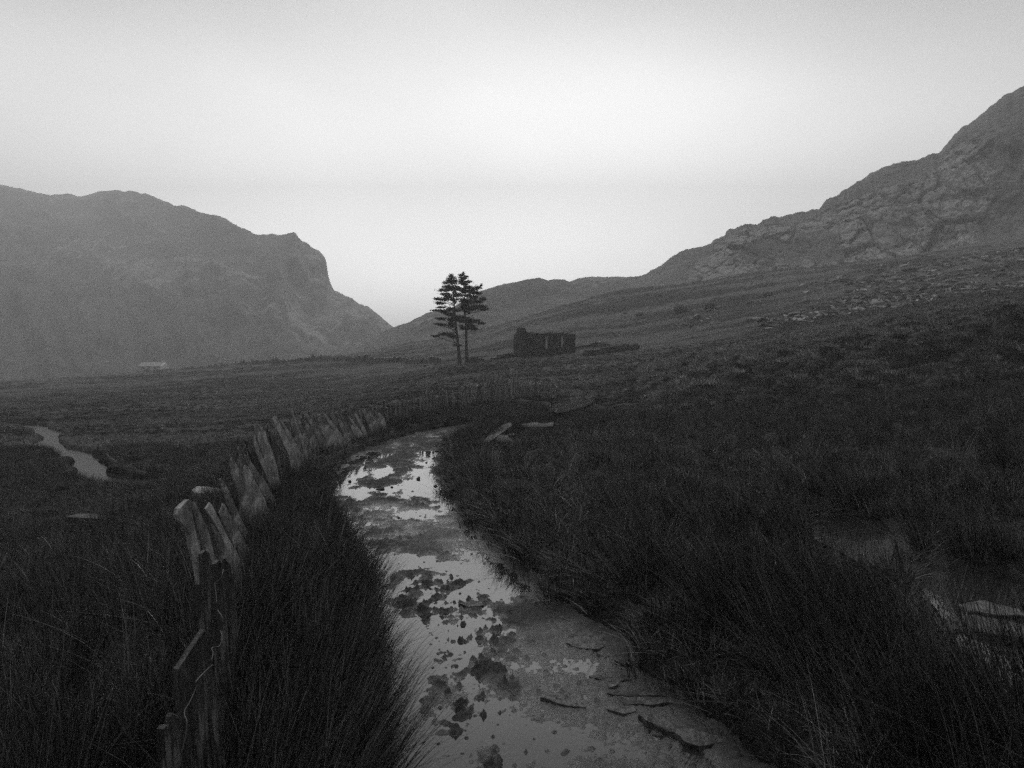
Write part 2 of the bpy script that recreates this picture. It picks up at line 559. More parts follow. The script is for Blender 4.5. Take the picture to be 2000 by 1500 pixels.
M_WIRE = mat_plain("rusty_wire", 0.08, 0.6, 0.2, 30, 0.1, 0.5)
M_WOOD = mat_slate("grey_weathered_wood", 0.08, 0.2, 0.3, (14, 14, 0.7), 0.6)
M_WHITE = mat_plain("whitewashed_wall", 0.72, 0.8, 0.08, 1, 0.1)
M_ROOF = mat_plain("cottage_roof_slate", 0.34, 0.6, 0.2, 1, 0.2)
M_DARK = mat_plain("window_glass", 0.03, 0.3, 0.1, 1, 0.0)
M_BOULDER = mat_plain("dark_boulder", 0.06, 0.85, 0.5, 1.5, 0.6)
M_RUSH = mat_blade("rush_blades", 0.016, 0.07, 0.36, 0.5)
M_GRASS = mat_blade("moor_grass_blades", 0.025, 0.10, 0.55, 0.2)
M_PALE = mat_blade("pale_moor_grass_blades", 0.08, 0.17, 0.6, 0.15)
M_BLEACH = mat_blade("bleached_hummock_grass", 0.12, 0.24, 0.6, 0.15)
M_DEAD = mat_blade("dead_stem", 0.07, 0.2, 0.5, 0.3)
M_DARKTUS = mat_blade("dark_tussock_blades", 0.02, 0.045, 0.6, 0.15)
M_HILL_R = mat_hill("crag_rock_and_heather", 0.085, 0.24, 0.42, 0.7)
M_HILL_L = mat_hill("mountain_heather", 0.06, 0.26, 0.05, 10.0)

# ------------------------------------------------------------------ ground sheet
def build_ground():
    az_in = np.linspace(-38, 38, 560)
    az_out = np.concatenate([np.linspace(38, 322, 72)[1:-1]])
    az = np.radians(np.concatenate([az_in, az_out]))
    rings = np.concatenate([np.array([0.05, 0.4, 0.8, 1.2]), np.exp(np.linspace(math.log(1.6), math.log(110), 520)),
                            np.exp(np.linspace(math.log(110), math.log(420), 150))[1:], np.exp(np.linspace(math.log(420), math.log(2200), 20))[1:]])
    A, R = np.meshgrid(az, rings)
    X, Y = R * np.sin(A), R * np.cos(A)
    Z = np.maximum(ground_height(X, Y), -12.0)
    print("GROUND", Z.min(), Z.max())
    r = np.hypot(X, Y)
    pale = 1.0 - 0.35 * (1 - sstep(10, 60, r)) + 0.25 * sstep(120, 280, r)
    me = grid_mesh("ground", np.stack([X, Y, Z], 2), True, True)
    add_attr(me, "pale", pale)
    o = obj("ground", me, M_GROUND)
    tag(o, "dark moorland turf of the valley floor", kind="structure")
build_ground()

# ------------------------------------------------------------------ muddy track and its standing water
PUDDLES_PX = [
 [(644,950),(652,935),(690,905),(735,883),(748,890),(710,910),(702,925),(687,943),(680,955),(662,968),(648,968)],
 [(738,918),(760,906),(767,914),(752,925),(748,938),(737,935)],
 [(655,966),(700,950),(760,952),(800,945),(820,934),(838,926),(860,938),(872,955),(897,980),(892,1010),(870,1005),(850,1000),(845,990),(820,976),(780,966),(740,962),(690,970)],
 [(820,884),(850,880),(880,860),(897,848),(890,870),(862,890),(850,905),(838,920),(842,932),(820,936),(806,930),(816,915),(826,900)],
 [(655,985),(672,1003),(690,1030),(718,1046),(745,1040),(752,1052),(722,1062),(742,1076),(770,1066),(800,1080),(850,1090),(940,1111),(960,1098),(990,1090),(1012,1110),(1080,1165),(1075,1176),(1020,1164),(980,1182),(930,1172),(878,1160),(903,1137),(888,1121),(830,1111),(790,1116),(764,1130),(790,1182),(740,1190),(640,1060)],
 [(700,1140),(780,1150),(800,1198),(850,1206),(872,1228),(858,1258),(892,1290),(876,1330),(895,1400),(880,1440),(905,1530),(700,1560)],
 [(880,1215),(925,1225),(930,1250),(900,1262),(880,1240)],
 [(990,1278),(1060,1280),(1100,1262),(1130,1288),(1210,1300),(1330,1330),(1250,1328),(1180,1312),(1100,1316),(1040,1322),(985,1312)],
 [(930,1330),(1000,1320),(985,1360),(1000,1400),(960,1420),(930,1380)],
 [(1040,1432),(1150,1420),(1270,1458),(1300,1480),(1450,1468),(1500,1500),(1400,1530),(1250,1500),(1100,1476)],
 [(1310,1378),(1400,1380),(1455,1425),(1340,1400)],
]
PUDDLES = [[tuple(on_plane_z(px, py, 0.0)[:2]) for px, py in P] for P in PUDDLES_PX]
CLODS = [tuple(on_plane_z(px, py, 0.0)[:2]) for px, py in
         [(790,1120),(900,1130),(960,1190),(1000,1230),(1010,1300),(985,1400),(1000,1500),(1040,1560),(900,1560),(885,1400),(870,1280),(850,1220),(780,1180)]]

FILM2 = [tuple(on_plane_z(px, py, 0.0)[:2]) for px, py in [(720,985),(850,1000),(930,1030),(1010,1100),(950,1108),(860,1075),(790,1040),(740,1010)]]
FILM = [tuple(on_plane_z(px, py, 0.0)[:2]) for px, py in [(1000,1240),(1130,1220),(1200,1300),(1300,1400),(1420,1560),(1000,1560),(1010,1400)]]

def build_track():
    T = np.array(TRACK)
    seg = np.hypot(*np.diff(T, axis=0).T)
    arc = np.concatenate([[0], np.cumsum(seg)])
    s_near = np.interp(2.0, T[:, 1], arc)
    s = [s_near]
    s_end = np.interp(37.5, T[:, 1], arc)
    while s[-1] < s_end:
        yy = np.interp(s[-1], arc, T[:, 1])
        s.append(s[-1] + max(0.012, 0.0042 * yy))
    s = np.array(s)
    t = np.linspace(-1.45, 1.45, 230)
    cx = np.interp(s, arc, T[:, 0]); cyy = np.interp(s, arc, T[:, 1])
    tx = np.gradient(cx); ty = np.gradient(cyy)
    ln = np.hypot(tx, ty); tx /= ln; ty /= ln
    k = np.ones(41) / 41
    tx = np.convolve(np.pad(tx, 20, 'edge'), k, 'valid'); ty = np.convolve(np.pad(ty, 20, 'edge'), k, 'valid')
    X = cx[:, None] + ty[:, None] * t; Y = cyy[:, None] - tx[:, None] * t
    base = track_z(Y)
    sdm = np.full(X.shape, 1e9)
    wob = 0.05 * fbm(X * 4, Y * 4, 3, 91)
    for P in PUDDLES:
        sdm = np.minimum(sdm, poly_sd(X + wob, Y + wob, P))
    lvl = np.clip(sdm / 0.26, -1, 1) * 0.030
    cl = 1 - sstep(-0.05, 0.15, poly_sd(X, Y, CLODS))
    lvl = lvl * (1 - 0.8 * cl) - 0.009 * cl
    film = np.maximum(1 - sstep(-0.1, 0.35, poly_sd(X, Y, FILM)), 0.8 * (1 - sstep(-0.2, 0.5, poly_sd(X, Y, FILM2))))
    lvl = lvl * (1 - 0.7 * film) - 0.002 * film
    far = sstep(14, 22, Y)
    fr = 1 + 0.9 * sstep(9, 14, Y)
    n_l = fbm(X * 2.2, Y * 1.1, 4, 40) * 0.024 * (1 - .15 * film) * fr
    n_m = fbm(X * 8, Y * 3.2, 5, 41, 0.6) * 0.021 * (1 - .55 * film) * fr
    lvl = lvl - 0.011 * (fr - 1)
    n_f = fbm(X * 38, Y * 24, 3, 42) * 0.010
    f1, f2, cid = worley(X * 7, Y * 6, 43)
    clod = np.clip(fbm(X * 10, Y * 6.5, 5, 44, 0.66) - 0.13, 0, 1) * 0.11
    f1b, f2b, cidb = worley(X * 13, Y * 11, 46)
    peb = np.where(cidb > 0.86, np.clip(0.30 - f1b, 0, 1), 0) * 0.10
    Z = base + 0.003 + lvl + n_l + n_m * (1 + 0.8 * cl) + n_f + clod * cl + peb
    # edges run up into the banks
    edge = np.abs(t)[None, :] - track_half(s)[:, None]
    Z = Z + 0.03 * sstep(-0.3, 0.0, edge) * (t[None, :] > 0) - 0.35 * sstep(0.05, 0.3, edge)
    me = grid_mesh("track", np.stack([X, Y, Z], 2))
    wet = (1 - sstep(-0.002, 0.026, Z - base)) * (0.55 + 0.45 * sstep(-0.15, 0.25, fbm(X * 1.1, Y * .8, 3, 47))) + 0.45 * film
    add_attr(me, "wet", np.clip(wet, 0, 1))
    o = obj("track", me, M_MUD)
    tag(o, "muddy waterlogged cart track winding up the valley", kind="structure")
    # water sheet
    tt = np.linspace(-1.28, 1.28, 12); ss = s[::12]
    ii = np.arange(0, len(s), 12)
    X2 = cx[ii][:, None] + ty[ii][:, None] * tt; Y2 = cyy[ii][:, None] - tx[ii][:, None] * tt
    Z2 = track_z(Y2)
    o = obj("puddle_water", grid_mesh("puddle_water", np.stack([X2, Y2, Z2], 2)), M_PUDDLE)
    tag(o, "still rainwater lying in the ruts of the track", kind="structure")
build_track()

def build_pools():
    for poly, z in POOLS:
        c = np.mean(poly, axis=0)
        pts = [c + (np.array(p) - c) * 1.2 for p in poly]
        me = new_mesh("pool", [(p[0], p[1], z) for p in pts], [tuple(range(len(pts)))])
        o = obj("pool_water", me, M_PUDDLE)
        tag(o, "shallow rain pool among rushes beside the track", kind="structure")
build_pools()

def build_stream():
    T = np.array(STREAM)
    tx = np.gradient(T[:, 0]); ty = np.gradient(T[:, 1]); ln = np.hypot(tx, ty); tx /= ln; ty /= ln
    t = np.linspace(-1.6, 1.6, 9)
    X = T[:, 0][:, None] + ty[:, None] * t; Y = T[:, 1][:, None] - tx[:, None] * t
    o = obj("stream", grid_mesh("stream", np.stack([X, Y, np.full(X.shape, -1.66)], 2)), M_STREAM)
    tag(o, "narrow brook winding through the moor", kind="structure")
build_stream()

# ------------------------------------------------------------------ hills
def build_hill(name, label, ridge, foot, mat, n_a, n_t, prof, rockfn, seed, a_scale, disp, jag_px=1.5):
    """ridge: (px, py, distance) skyline points; foot: (px, py, distance)"""
    ridge = np.array(ridge, float); foot = np.array(foot, float)
    a = np.linspace(ridge[0, 0], ridge[-1, 0], n_a)
    ry = np.interp(a, ridge[:, 0], ridge[:, 1]); rd = np.interp(a, ridge[:, 0], ridge[:, 2])
    fy = np.interp(a, foot[:, 0], foot[:, 1]); fd = np.interp(a, foot[:, 0], foot[:, 2])
    jag = fbm(a * 0.09, a * 0.0 + seed, 5, seed, 0.6) + 0.6 * np.abs(vnoise(a * 0.035, a * 0 + 3, seed + 2))
    ryn = ry + jag * jag_px * (0.45 + 0.55 * sstep(1240, 1400, a) if jag_px > 2.5 else 1.0)
    t = np.concatenate([np.linspace(-0.12, 1.0, n_t), 1 + np.linspace(0.02, 0.25, 10)])
    Aa, Tt = np.meshgrid(a, t)
    up = np.clip(Tt, None, 1.0)
    D = fd + (rd - fd) * Tt
    cx = (Aa - 1000) / F
    zr = CAMZ + rd * (728 - ryn) / F
    zf = CAMZ + fd * (728 - fy) / F
    P = np.where(up > 0, prof(np.clip(up, 0, 1), Aa), up * 1.2)
    Z = zf + (zr - zf) * P
    over = np.clip(Tt - 1, 0, None)
    Z = Z - over * (zr - zf) * 0.9
    X = cx * D; Y = D
    u = Aa * a_scale; v = Z / 1.0
    rock = rockfn(Aa, Tt, u, v)
    dn = disp(u, v, Aa, Tt, rock, seed)
    fade = np.where(Tt > 1, 0.3, sstep(-0.1, 0.1, Tt) * (1 - 0.5 * sstep(0.90, 1.0, Tt)))
    rr = np.hypot(X, Y)
    X = X - X / rr * dn * fade * 0.9
    Y = Y - Y / rr * dn * fade * 0.9
    Z = Z + dn * fade * 0.25
    me = grid_mesh(name, np.stack([X, Y, Z], 2), True)
    add_attr(me, "rock", rock)
    o = obj(name, me, mat)
    tag(o, label, kind="structure")

R_RIDGE = [(520,735,420),(600,715,410),(660,698,400),(690,684,395),(720,665,392),(760,641,390),(800,628,388),(830,612,386),(850,607,385),(880,601,385),(920,582,385),(940,568,385),
 (975,557,385),(1000,552,385),(1030,545,386),(1052,542,386),(1070,547,387),(1085,544,388),(1100,544,390),(1112,549,390),(1130,543,392),(1170,540,395),(1205,540,398),(1238,541,400),(1246,540,400),(1258,535,401),
 (1290,517,402),(1315,500,404),(1325,493,405),(1336,487,405),(1352,483,406),(1372,482,406),(1380,478,407),(1400,466,408),(1414,463,409),(1419,450,410),(1427,444,410),(1445,440,410),(1480,436,412),(1490,430,413),(1530,422,414),
 (1560,414,416),(1598,407,418),(1606,397,419),(1620,385,420),(1640,377,421),(1660,363,423),(1690,344,426),(1720,327,428),(1745,319,430),(1790,312,433),(1832,299,436),(1845,284,437),(1860,266,438),(1880,247,440),(1905,231,443),(1925,212,445),(1945,196,448),(1970,181,450),(2000,166,453),(2060,135,460),
 (2150,70,465),(2250,60,470),(2400,90,480),(2600,180,480)]
R_FOOT = [(520,745,300),(690,700,300),(800,676,300),(1000,632,300),(1200,577,300),(1450,541,290),(1600,532,285),(1750,515,280),(1900,487,272),(2000,470,270),(2250,430,270),(2600,400,280)]
def r_prof(t, a):
    cr = sstep(1250, 1450, a)
    soft = 0.55 * t + 0.45 * t * t * (3 - 2 * t)
    crag = np.interp(t, [0, .10, .18, .45, .55, .75, .85, 1.0], [0, .06, .14, .56, .60, .82, .86, 1.0])
    return soft * (1 - cr) + crag * cr
def cells(u, v, seed):
    """faceted blocks: each cell is a tilted plane; returns height and edge distance"""
    f1, f2, cid = worley(u, v, seed)
    gx = np.sin(cid * 91.7) ; gy = np.sin(cid * 57.3 + 1)
    iu, iv = u, v
    return (cid - .5), gx, gy, f2 - f1, cid
def r_rock(a, t, u, v):
    zone = sstep(1290, 1420, a) * (1 - 0.8 * sstep(1880, 1950, a)) * sstep(0.04, 0.10, t) * (1 - 0.85 * sstep(0.50, 0.78, t))
    n = fbm(u * 0.03, v * 0.05, 4, 301)
    n2 = fbm(u * 0.12, v * 0.10, 3, 305)
    hill = 0.55 * sstep(0.15, 0.6, t) * (1 - sstep(1290, 1400, a))
    wu = u + 5 * fbm(u * .05, v * .05, 3, 7); wv = v + 4 * fbm(u * .06, v * .06, 3, 9)
    crk = 1.0
    for k, (su, sv, wd) in enumerate(((1 / 26., 1 / 16., .10), (1 / 10., 1 / 7., .13))):
        f1, f2, cid = worley(wu * su + wv * sv * .35, wv * sv - wu * su * .25, 400 + 31 * k)
        crk = crk * sstep(0.02, wd, f2 - f1)
    return np.clip((zone * (0.66 + 0.7 * n + 0.55 * n2) + hill * (0.55 + n) + 0.30 * sstep(1300, 1450, a) * (.6 + n)) * (.62 + .38 * crk), 0, 1)
def r_disp(u, v, a, t, rock, seed):
    cr = sstep(1250, 1450, a)
    wu = u + 5 * fbm(u * .05, v * .05, 3, 7); wv = v + 4 * fbm(u * .06, v * .06, 3, 9)
    out = 0
    for k, (su, sv, amp, crk) in enumerate(((1 / 26., 1 / 16., 5.0, 2.2), (1 / 10., 1 / 7., 2.2, 1.0), (1 / 4.2, 1 / 3.2, .9, .5))):
        uu = wu * su + wv * sv * .35; vv = wv * sv - wu * su * .25
        h, gx, gy, e, cid = cells(uu, vv, seed + 31 * k)
        tilt = gx * vnoise(uu * .9, vv * .9, seed + 5 + k) + gy * (vv - np.floor(vv))
        out = out + amp * (h + .35 * tilt) - crk * (1 - sstep(0.0, .09, e))
    k = sstep(0.2, 0.55, rock) * 0.8 + 0.2
    return cr * out * k + 1.6 * fbm(u * 0.05, v * 0.08, 4, seed + 11) + (0.5 + 0.5 * cr) * fbm(u * 0.35, v * 0.4, 4, seed + 13)
build_hill("right_hill", "craggy rock hillside rising to the right", R_RIDGE, R_FOOT, M_HILL_R, 800, 230, r_prof, r_rock, 400, 0.21, r_disp, 4.5)

L_RIDGE = [(-500,390,2050),(-300,352,2000),(-100,357,1950),(0,366,1920),(60,373,1900),(110,380,1880),(160,388,1860),(190,381,1840),(220,378,1810),(255,379,1760),(300,390,1660),(340,403,1560),(370,408,1480),(400,418,1400),(425,429,1280),(442,432,1260),(470,446,1230),(500,460,1200),(530,457,1170),(560,460,1150),(575,463,1140),(592,474,1120),(610,487,1100),(625,494,1090),(634,505,1080),(640,520,1075),(642,545,1070),(652,564,1060),(664,575,1050),(680,583,1040),(700,598,1030),(712,603,1020),(720,603,1015),(727,613,1010),(740,624,1000),(760,640,990),(800,662,980),(900,700,960),(1100,735,940)]
L_FOOT = [(-500,752,420),(0,744,470),(200,740,500),(400,738,520),(600,738,560),(760,736,600),(1100,745,700)]
def l_prof(t, a):
    return np.interp(t, [0, .2, .5, .75, 1.0], [0, .13, .42, .70, 1.0])
def l_rock(a, t, u, v):
    return np.clip(0.28 + 0.7 * fbm(u * 0.012, v * 0.02, 5, 501) * sstep(0.0, 0.4, t) + 0.25 * sstep(520, 640, a) * sstep(.5, .8, t), 0, 1)
def l_disp(u, v, a, t, rock, seed):
    rg = 1 - np.abs(fbm(u * 0.011 + v * 0.004, v * 0.006, 4, seed))
    return 95 * (rg - 0.7) + 26 * fbm(u * 0.04, v * 0.05, 5, seed + 4) + 4 * fbm(u * 0.2, v * .2, 3, seed + 6)
build_hill("left_mountain", "misty mountain across the valley on the left", L_RIDGE, L_FOOT, M_HILL_L, 420, 170, l_prof, l_rock, 600, 0.6, l_disp, 0.7)

# ------------------------------------------------------------------ slate fence
def rough_outline(pts2, jit, step, kmax=3):
    out = []
    n = len(pts2)
    for i in range(n):
        a = np.array(pts2[i]); b = np.array(pts2[(i + 1) % n])
        L = np.hypot(*(b - a)); k = int(min(kmax, max(1, round(L / step))))
        nrm = np.array((-(b - a)[1], (b - a)[0])) / max(L, 1e-6)
        for j in range(k):
            p = a + (b - a) * j / k
            if j: p = p + nrm * random.uniform(-jit, jit)
            out.append(p)
    return out

def slab_mesh(name, pts2, thick, jit=0.008, step=0.12, bevel=0.006):
    """outline in local (x, z), thickness along y, chipped edges"""
    pts = rough_outline(pts2, jit, step)
    n = len(pts)
    c = np.mean(pts, axis=0)
    V, Fc = [], []
    for y, s in ((-thick / 2, 1), (-thick / 2 + bevel, 0), (thick / 2 - bevel, 0), (thick / 2, 1)):
        for p in pts:
            d = c - p; L = np.hypot(*d)
            q = p + d / max(L, 1e-6) * bevel * s * random.uniform(0.5, 1.6)
            V.append((q[0], y + random.uniform(-.1, .1) * thick, q[1]))
    Fc.append(tuple(range(n)))
    Fc.append(tuple(reversed(range(3 * n, 4 * n))))
    for r in range(3):
        for i in range(n):
            j = (i + 1) % n
            Fc.append((r * n + j, r * n + i, (r + 1) * n + i, (r + 1) * n + j))
    return new_mesh(name, V, Fc)

fence_root = empty("slate_fence", (-1.12, 3.5, 0.1), "long fence of upright grey slate slabs leaning along the left side of the track", "fence")

def slate_px(poly, d, yaw_deg, thick, lean_deg=7, mat=None, root=None, name="slate"):
    """a slate whose outline is the given photo outline at depth d, in a plane turned by yaw"""
    P = np.array(poly, float)
    mid = P.mean(axis=0)
    P0 = W(mid[0], P[:, 1].min() * 0.5 + P[:, 1].max() * 0.5, d)
    view = np.array((P0[0], P0[1], 0.0)); view /= np.linalg.norm(view)
    right = np.array((view[1], -view[0], 0.0))
    y = math.radians(yaw_deg)
    h = right * math.cos(y) + view * math.sin(y)
    away = np.array((-h[1], h[0], 0.0))
    l = math.radians(lean_deg)
    v = np.array((0, 0, 1.0)) * math.cos(l) + away * math.sin(l)
    nrm = np.cross(h, v)
    cam0 = np.array((0, 0, CAMZ))
    loc = []
    for px, py in poly:
        dr = ray(px, py)
        tt = np.dot(P0 - cam0, nrm) / np.dot(dr, nrm)
        q = cam0 + dr * tt - P0
        loc.append([np.dot(q, h), np.dot(q, v)])
    loc = np.array(loc)
    ax_ = np.polyfit(loc[:, 1], loc[:, 0], 1)                    # narrow it about its own leaning axis: open gaps between slates
    cx_ = np.polyval(ax_, loc[:, 1]); loc[:, 0] = cx_ + (loc[:, 0] - cx_) * (0.80 if d < 33 and d > 5.5 else 0.88)
    zmin = loc[:, 1].min()
    gz = H(P0[0], P0[1])
    drop = (P0[2] + zmin * v[2]) - (gz - 0.15)
    span = loc[:, 1].max() - zmin
    if drop > 0:
        low = loc[:, 1] < zmin + 0.12 * span
        loc[low, 1] -= drop
    me = slab_mesh(name, [tuple(p) for p in loc], thick * .62, 0.002, 0.25, 0.003)
    o = obj(name, me, mat or M_SLATE, root)
    Mx = Matrix(((h[0], away[0] * math.cos(l) , v[0], P0[0]), (h[1], away[1] * math.cos(l), v[1], P0[1]), (0, -math.sin(l), v[2], P0[2]), (0, 0, 0, 1)))
    if root is not None:
        Mx = Matrix.Translation(-root.location) @ Mx
    o.matrix_local = Mx
    return o

NEAR_SLATES = [  # outline, depth, yaw, thickness
 ([(311,1424),(318,1416),(325,1415),(330,1560),(306,1560)], 2.62, 40, .05),
 ([(327,1400),(332,1392),(342,1396),(349,1440),(356,1600),(322,1600),(325,1430)], 2.8, 35, .045),
 ([(338,1308),(343,1303),(397,1228),(401,1232),(418,1330),(440,1480),(445,1650),(345,1650),(343,1400)], 3.4, 38, .05),
 ([(383,1142),(387,1134),(391,1135),(394,1150),(392,1240),(390,1330),(380,1330),(381,1200)], 4.2, 50, .04),
 ([(389,1082),(398,1074),(407,1080),(413,1100),(415,1195),(417,1300),(397,1300),(394,1190)], 4.6, 30, .05),
 ([(415,1102),(424,1094),(430,1100),(437,1125),(442,1200),(450,1400),(434,1430),(424,1330),(416,1190)], 4.3, 45, .05),
 ([(436,1092),(446,1102),(456,1150),(461,1200),(464,1270),(458,1400),(446,1330),(441,1200)], 4.8, 40, .04),
 ([(339,1006),(343,993),(355,984),(367,975),(371,983),(379,1023),(387,1057),(393,1100),(400,1140),(404,1180),(392,1180),(384,1120),(370,1070),(368,1046),(356,1030),(343,1018)], 6.0, 25, .12),
 ([(373,980),(377,980),(386,995),(398,1020),(408,1038),(413,1060),(421,1094),(426,1180),(410,1180),(402,1100),(396,1060),(385,1020)], 5.7, 35, .05),
 ([(397,994),(409,981),(413,985),(430,1018),(446,1050),(462,1074),(470,1090),(478,1140),(455,1140),(437,1060),(425,1037),(410,1012)], 6.8, 25, .05),
 ([(424,1002),(435,983),(440,986),(450,1005),(472,1042),(490,1075),(500,1110),(474,1110),(455,1065),(440,1037)], 7.5, 20, .045),
 ([(427,937),(431,934),(437,940),(450,965),(470,1010),(485,1040),(500,1085),(488,1090),(470,1050),(440,985)], 8.3, 25, .045),
 ([(410,1022),(418,1030),(445,1075),(460,1105),(462,1150),(434,1150),(420,1080)], 6.2, 40, .05),
 ([(450,946),(454,943),(457,958),(470,990),(480,1005),(494,1040),(482,1040),(465,1000),(452,965)], 8.8, 40, .04),
 ([(449,899),(453,893),(462,905),(475,940),(490,975),(505,1015),(515,1055),(497,1055),(480,1010),(462,965),(450,930)], 9.6, 30, .05),
 ([(474,916),(478,908),(487,913),(500,940),(520,975),(530,1010),(535,1050),(510,1050),(495,1005),(478,960)], 10.6, 20, .05),
 ([(474,888),(480,888),(500,915),(520,940),(540,975),(545,1010),(525,990),(505,955),(485,915)], 11.5, 30, .045),
 ([(477,861),(483,861),(500,885),(520,925),(530,960),(545,1000),(530,1000),(515,960),(495,915)], 12.3, 40, .04),
 ([(492,846),(496,848),(503,870),(512,890),(520,905),(530,960),(517,955),(508,920),(498,880)], 13.0, 40, .04),
 ([(491,828),(500,828),(503,836),(512,850),(525,875),(535,900),(545,960),(530,960),(515,900),(500,855)], 13.6, 35, .045),
 ([(506,832),(511,834),(518,845),(522,860),(530,875),(540,905),(555,960),(542,960),(525,910),(512,860)], 14.3, 40, .045),
 ([(525,842),(530,846),(540,870),(545,890),(556,940),(560,975),(547,970),(535,915),(528,880)], 14.9, 55, .06),
 ([(530,818),(536,812),(541,814),(549,830),(566,862),(582,892),(588,920),(572,920),(563,890),(545,850),(537,835)], 16.4, 15, .05),
 ([(546,819),(550,822),(565,842),(580,866),(592,892),(596,920),(584,915),(567,870),(556,845)], 17.3, 25, .045),
 ([(561,803),(565,803),(570,815),(580,840),(592,872),(597,905),(588,905),(578,865),(568,835)], 18.4, 25, .045),
 ([(566,794),(568,795),(578,817),(586,840),(598,870),(606,905),(600,905),(588,868),(575,830)], 19.0, 40, .035),
 ([(578,808),(582,810),(590,830),(605,860),(615,890),(602,890),(590,855),(582,830)], 19.8, 20, .045),
 ([(592,822),(597,822),(610,840),(622,865),(628,888),(614,888),(600,850)], 20.6, 20, .045),
 ([(588,804),(592,803),(600,808),(613,823),(622,840),(641,866),(645,890),(632,888),(617,850),(605,830),(597,815)], 21.4, 10, .05),
 ([(622,836),(626,831),(634,829),(644,831),(656,845),(672,862),(676,885),(645,885),(632,855)], 22.6, 10, .06),
 ([(631,807),(635,808),(648,822),(660,838),(675,858),(684,878),(672,876),(655,848),(640,825)], 23.6, 15, .045),
 ([(658,820),(662,819),(667,822),(677,834),(686,858),(690,880),(680,875),(668,845)], 24.4, 15, .05),
 ([(663,811),(666,813),(680,832),(695,855),(700,878),(692,878),(677,840)], 25.0, 35, .035),
 ([(682,829),(690,833),(705,840),(712,850),(715,870),(700,870),(690,850)], 25.8, 5, .05),
 ([(678,811),(682,813),(695,830),(707,842),(714,862),(704,860),(688,828)], 26.4, 30, .04),
 ([(690,808),(697,808),(702,818),(712,832),(720,850),(724,868),(713,862),(703,832),(696,820)], 27.2, 10, .05),
 ([(707,803),(713,800),(718,806),(730,822),(740,840),(743,860),(728,858),(718,830),(711,815)], 28.6, 5, .05),
 ([(717,802),(722,803),(730,812),(738,825),(747,845),(739,845),(728,825)], 29.4, 15, .045),
 ([(731,801),(735,805),(742,815),(750,832),(743,834),(735,815)], 30.6, 20, .04),
 ([(737,806),(744,808),(752,818),(757,834),(748,832)], 31.4, 10, .045),
]
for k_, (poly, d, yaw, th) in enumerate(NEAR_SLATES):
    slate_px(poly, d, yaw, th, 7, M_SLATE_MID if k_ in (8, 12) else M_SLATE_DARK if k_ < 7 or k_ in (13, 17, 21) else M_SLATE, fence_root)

def path_at(pts, arc_list, s):
    P = np.array(pts)
    x = np.interp(s, arc_list, P[:, 0]); y = np.interp(s, arc_list, P[:, 1])
    x2 = np.interp(s + 0.3, arc_list, P[:, 0]); y2 = np.interp(s + 0.3, arc_list, P[:, 1])
    L = math.hypot(x2 - x, y2 - y) + 1e-9
    return x, y, (x2 - x) / L, (y2 - y) / L

def upright_slate(root, x, y, tx, ty, h, w, lean_along, lean_out, th, yaw=0.0, mat=None):
    top = random.choice((0, 1, 2, 3))
    hw = w / 2
    if top == 0: pts = [(-hw, -.25), (hw, -.25), (hw * .9, h * .9), (hw * .2, h), (-hw * .9, h * .93)]
    elif top == 1: pts = [(-hw, -.25), (hw, -.25), (hw * .95, h), (-hw * .5, h * .88), (-hw * .95, h * .8)]
    elif top == 2: pts = [(-hw, -.25), (hw, -.25), (hw * .7, h * .8), (0, h), (-hw * .6, h * .97), (-hw, h * .6)]
    else: pts = [(-hw * .8, -.25), (hw, -.25), (hw * .9, h * .85), (hw * .4, h * .98), (-hw * .8, h)]
    me = slab_mesh("slate", pts, th, 0.006, 0.2)
    o = obj("slate", me, mat or M_SLATE_MID, root)
    ang = math.atan2(ty, tx) + yaw
    z = H(x, y)
    Mx = Matrix.Translation((x, y, z)) @ Matrix.Rotation(ang, 4, 'Z') @ Matrix.Rotation(lean_along, 4, 'Y') @ Matrix.Rotation(lean_out, 4, 'X')
    o.matrix_local = Matrix.Translation(-root.location) @ Mx
    return o

FA = np.array(FENCE)
farc = np.concatenate([[0], np.cumsum(np.hypot(*np.diff(FA, axis=0).T))])
s = float(np.interp(31.3, FA[:, 1], farc))
while s < farc[-1]:
    x, y, tx, ty = path_at(FENCE, farc, s)
    px = 1000 + F * x / y
    if px < 830:
        h = random.uniform(0.65, 0.95); gap = random.uniform(0.3, 0.6); lean = -0.3
    elif px < 875:
        h = random.uniform(0.85, 1.1); gap = random.uniform(0.25, 0.42); lean = -0.28
    else:
        h = random.uniform(0.82, 1.08) * float(np.interp(px, [960, 1110], [1.05, .7])); gap = random.uniform(0.13, 0.26) * float(np.interp(px, [1040, 1110], [1.0, 2.2])); lean = -0.10
    if 888 < px < 897 or 872 < px < 876:
        s += 0.5
    w = random.uniform(0.08, 0.24) if px > 830 else random.uniform(0.06, 0.14)
    upright_slate(fence_root, x, y, tx, ty, h, w, lean + random.uniform(-.09, .09), random.uniform(-.05, .1), random.uniform(.03, .05), random.uniform(-.25, .25))
    s += gap
# narrow slates of the second row, close behind the front ones
s_ = float(np.interp(12.0, FA[:, 1], farc))
while s_ < float(np.interp(31, FA[:, 1], farc)):
    x, y, tx, ty = path_at(FENCE, farc, s_)
    upright_slate(fence_root, x - 0.16 * ty, y + 0.16 * tx, tx, ty, random.uniform(.6, .98), random.uniform(.06, .15), random.uniform(-.45, -.25), random.uniform(-.02, .12), .028, random.uniform(-.5, -.1))
    s_ += random.uniform(.3, .75)

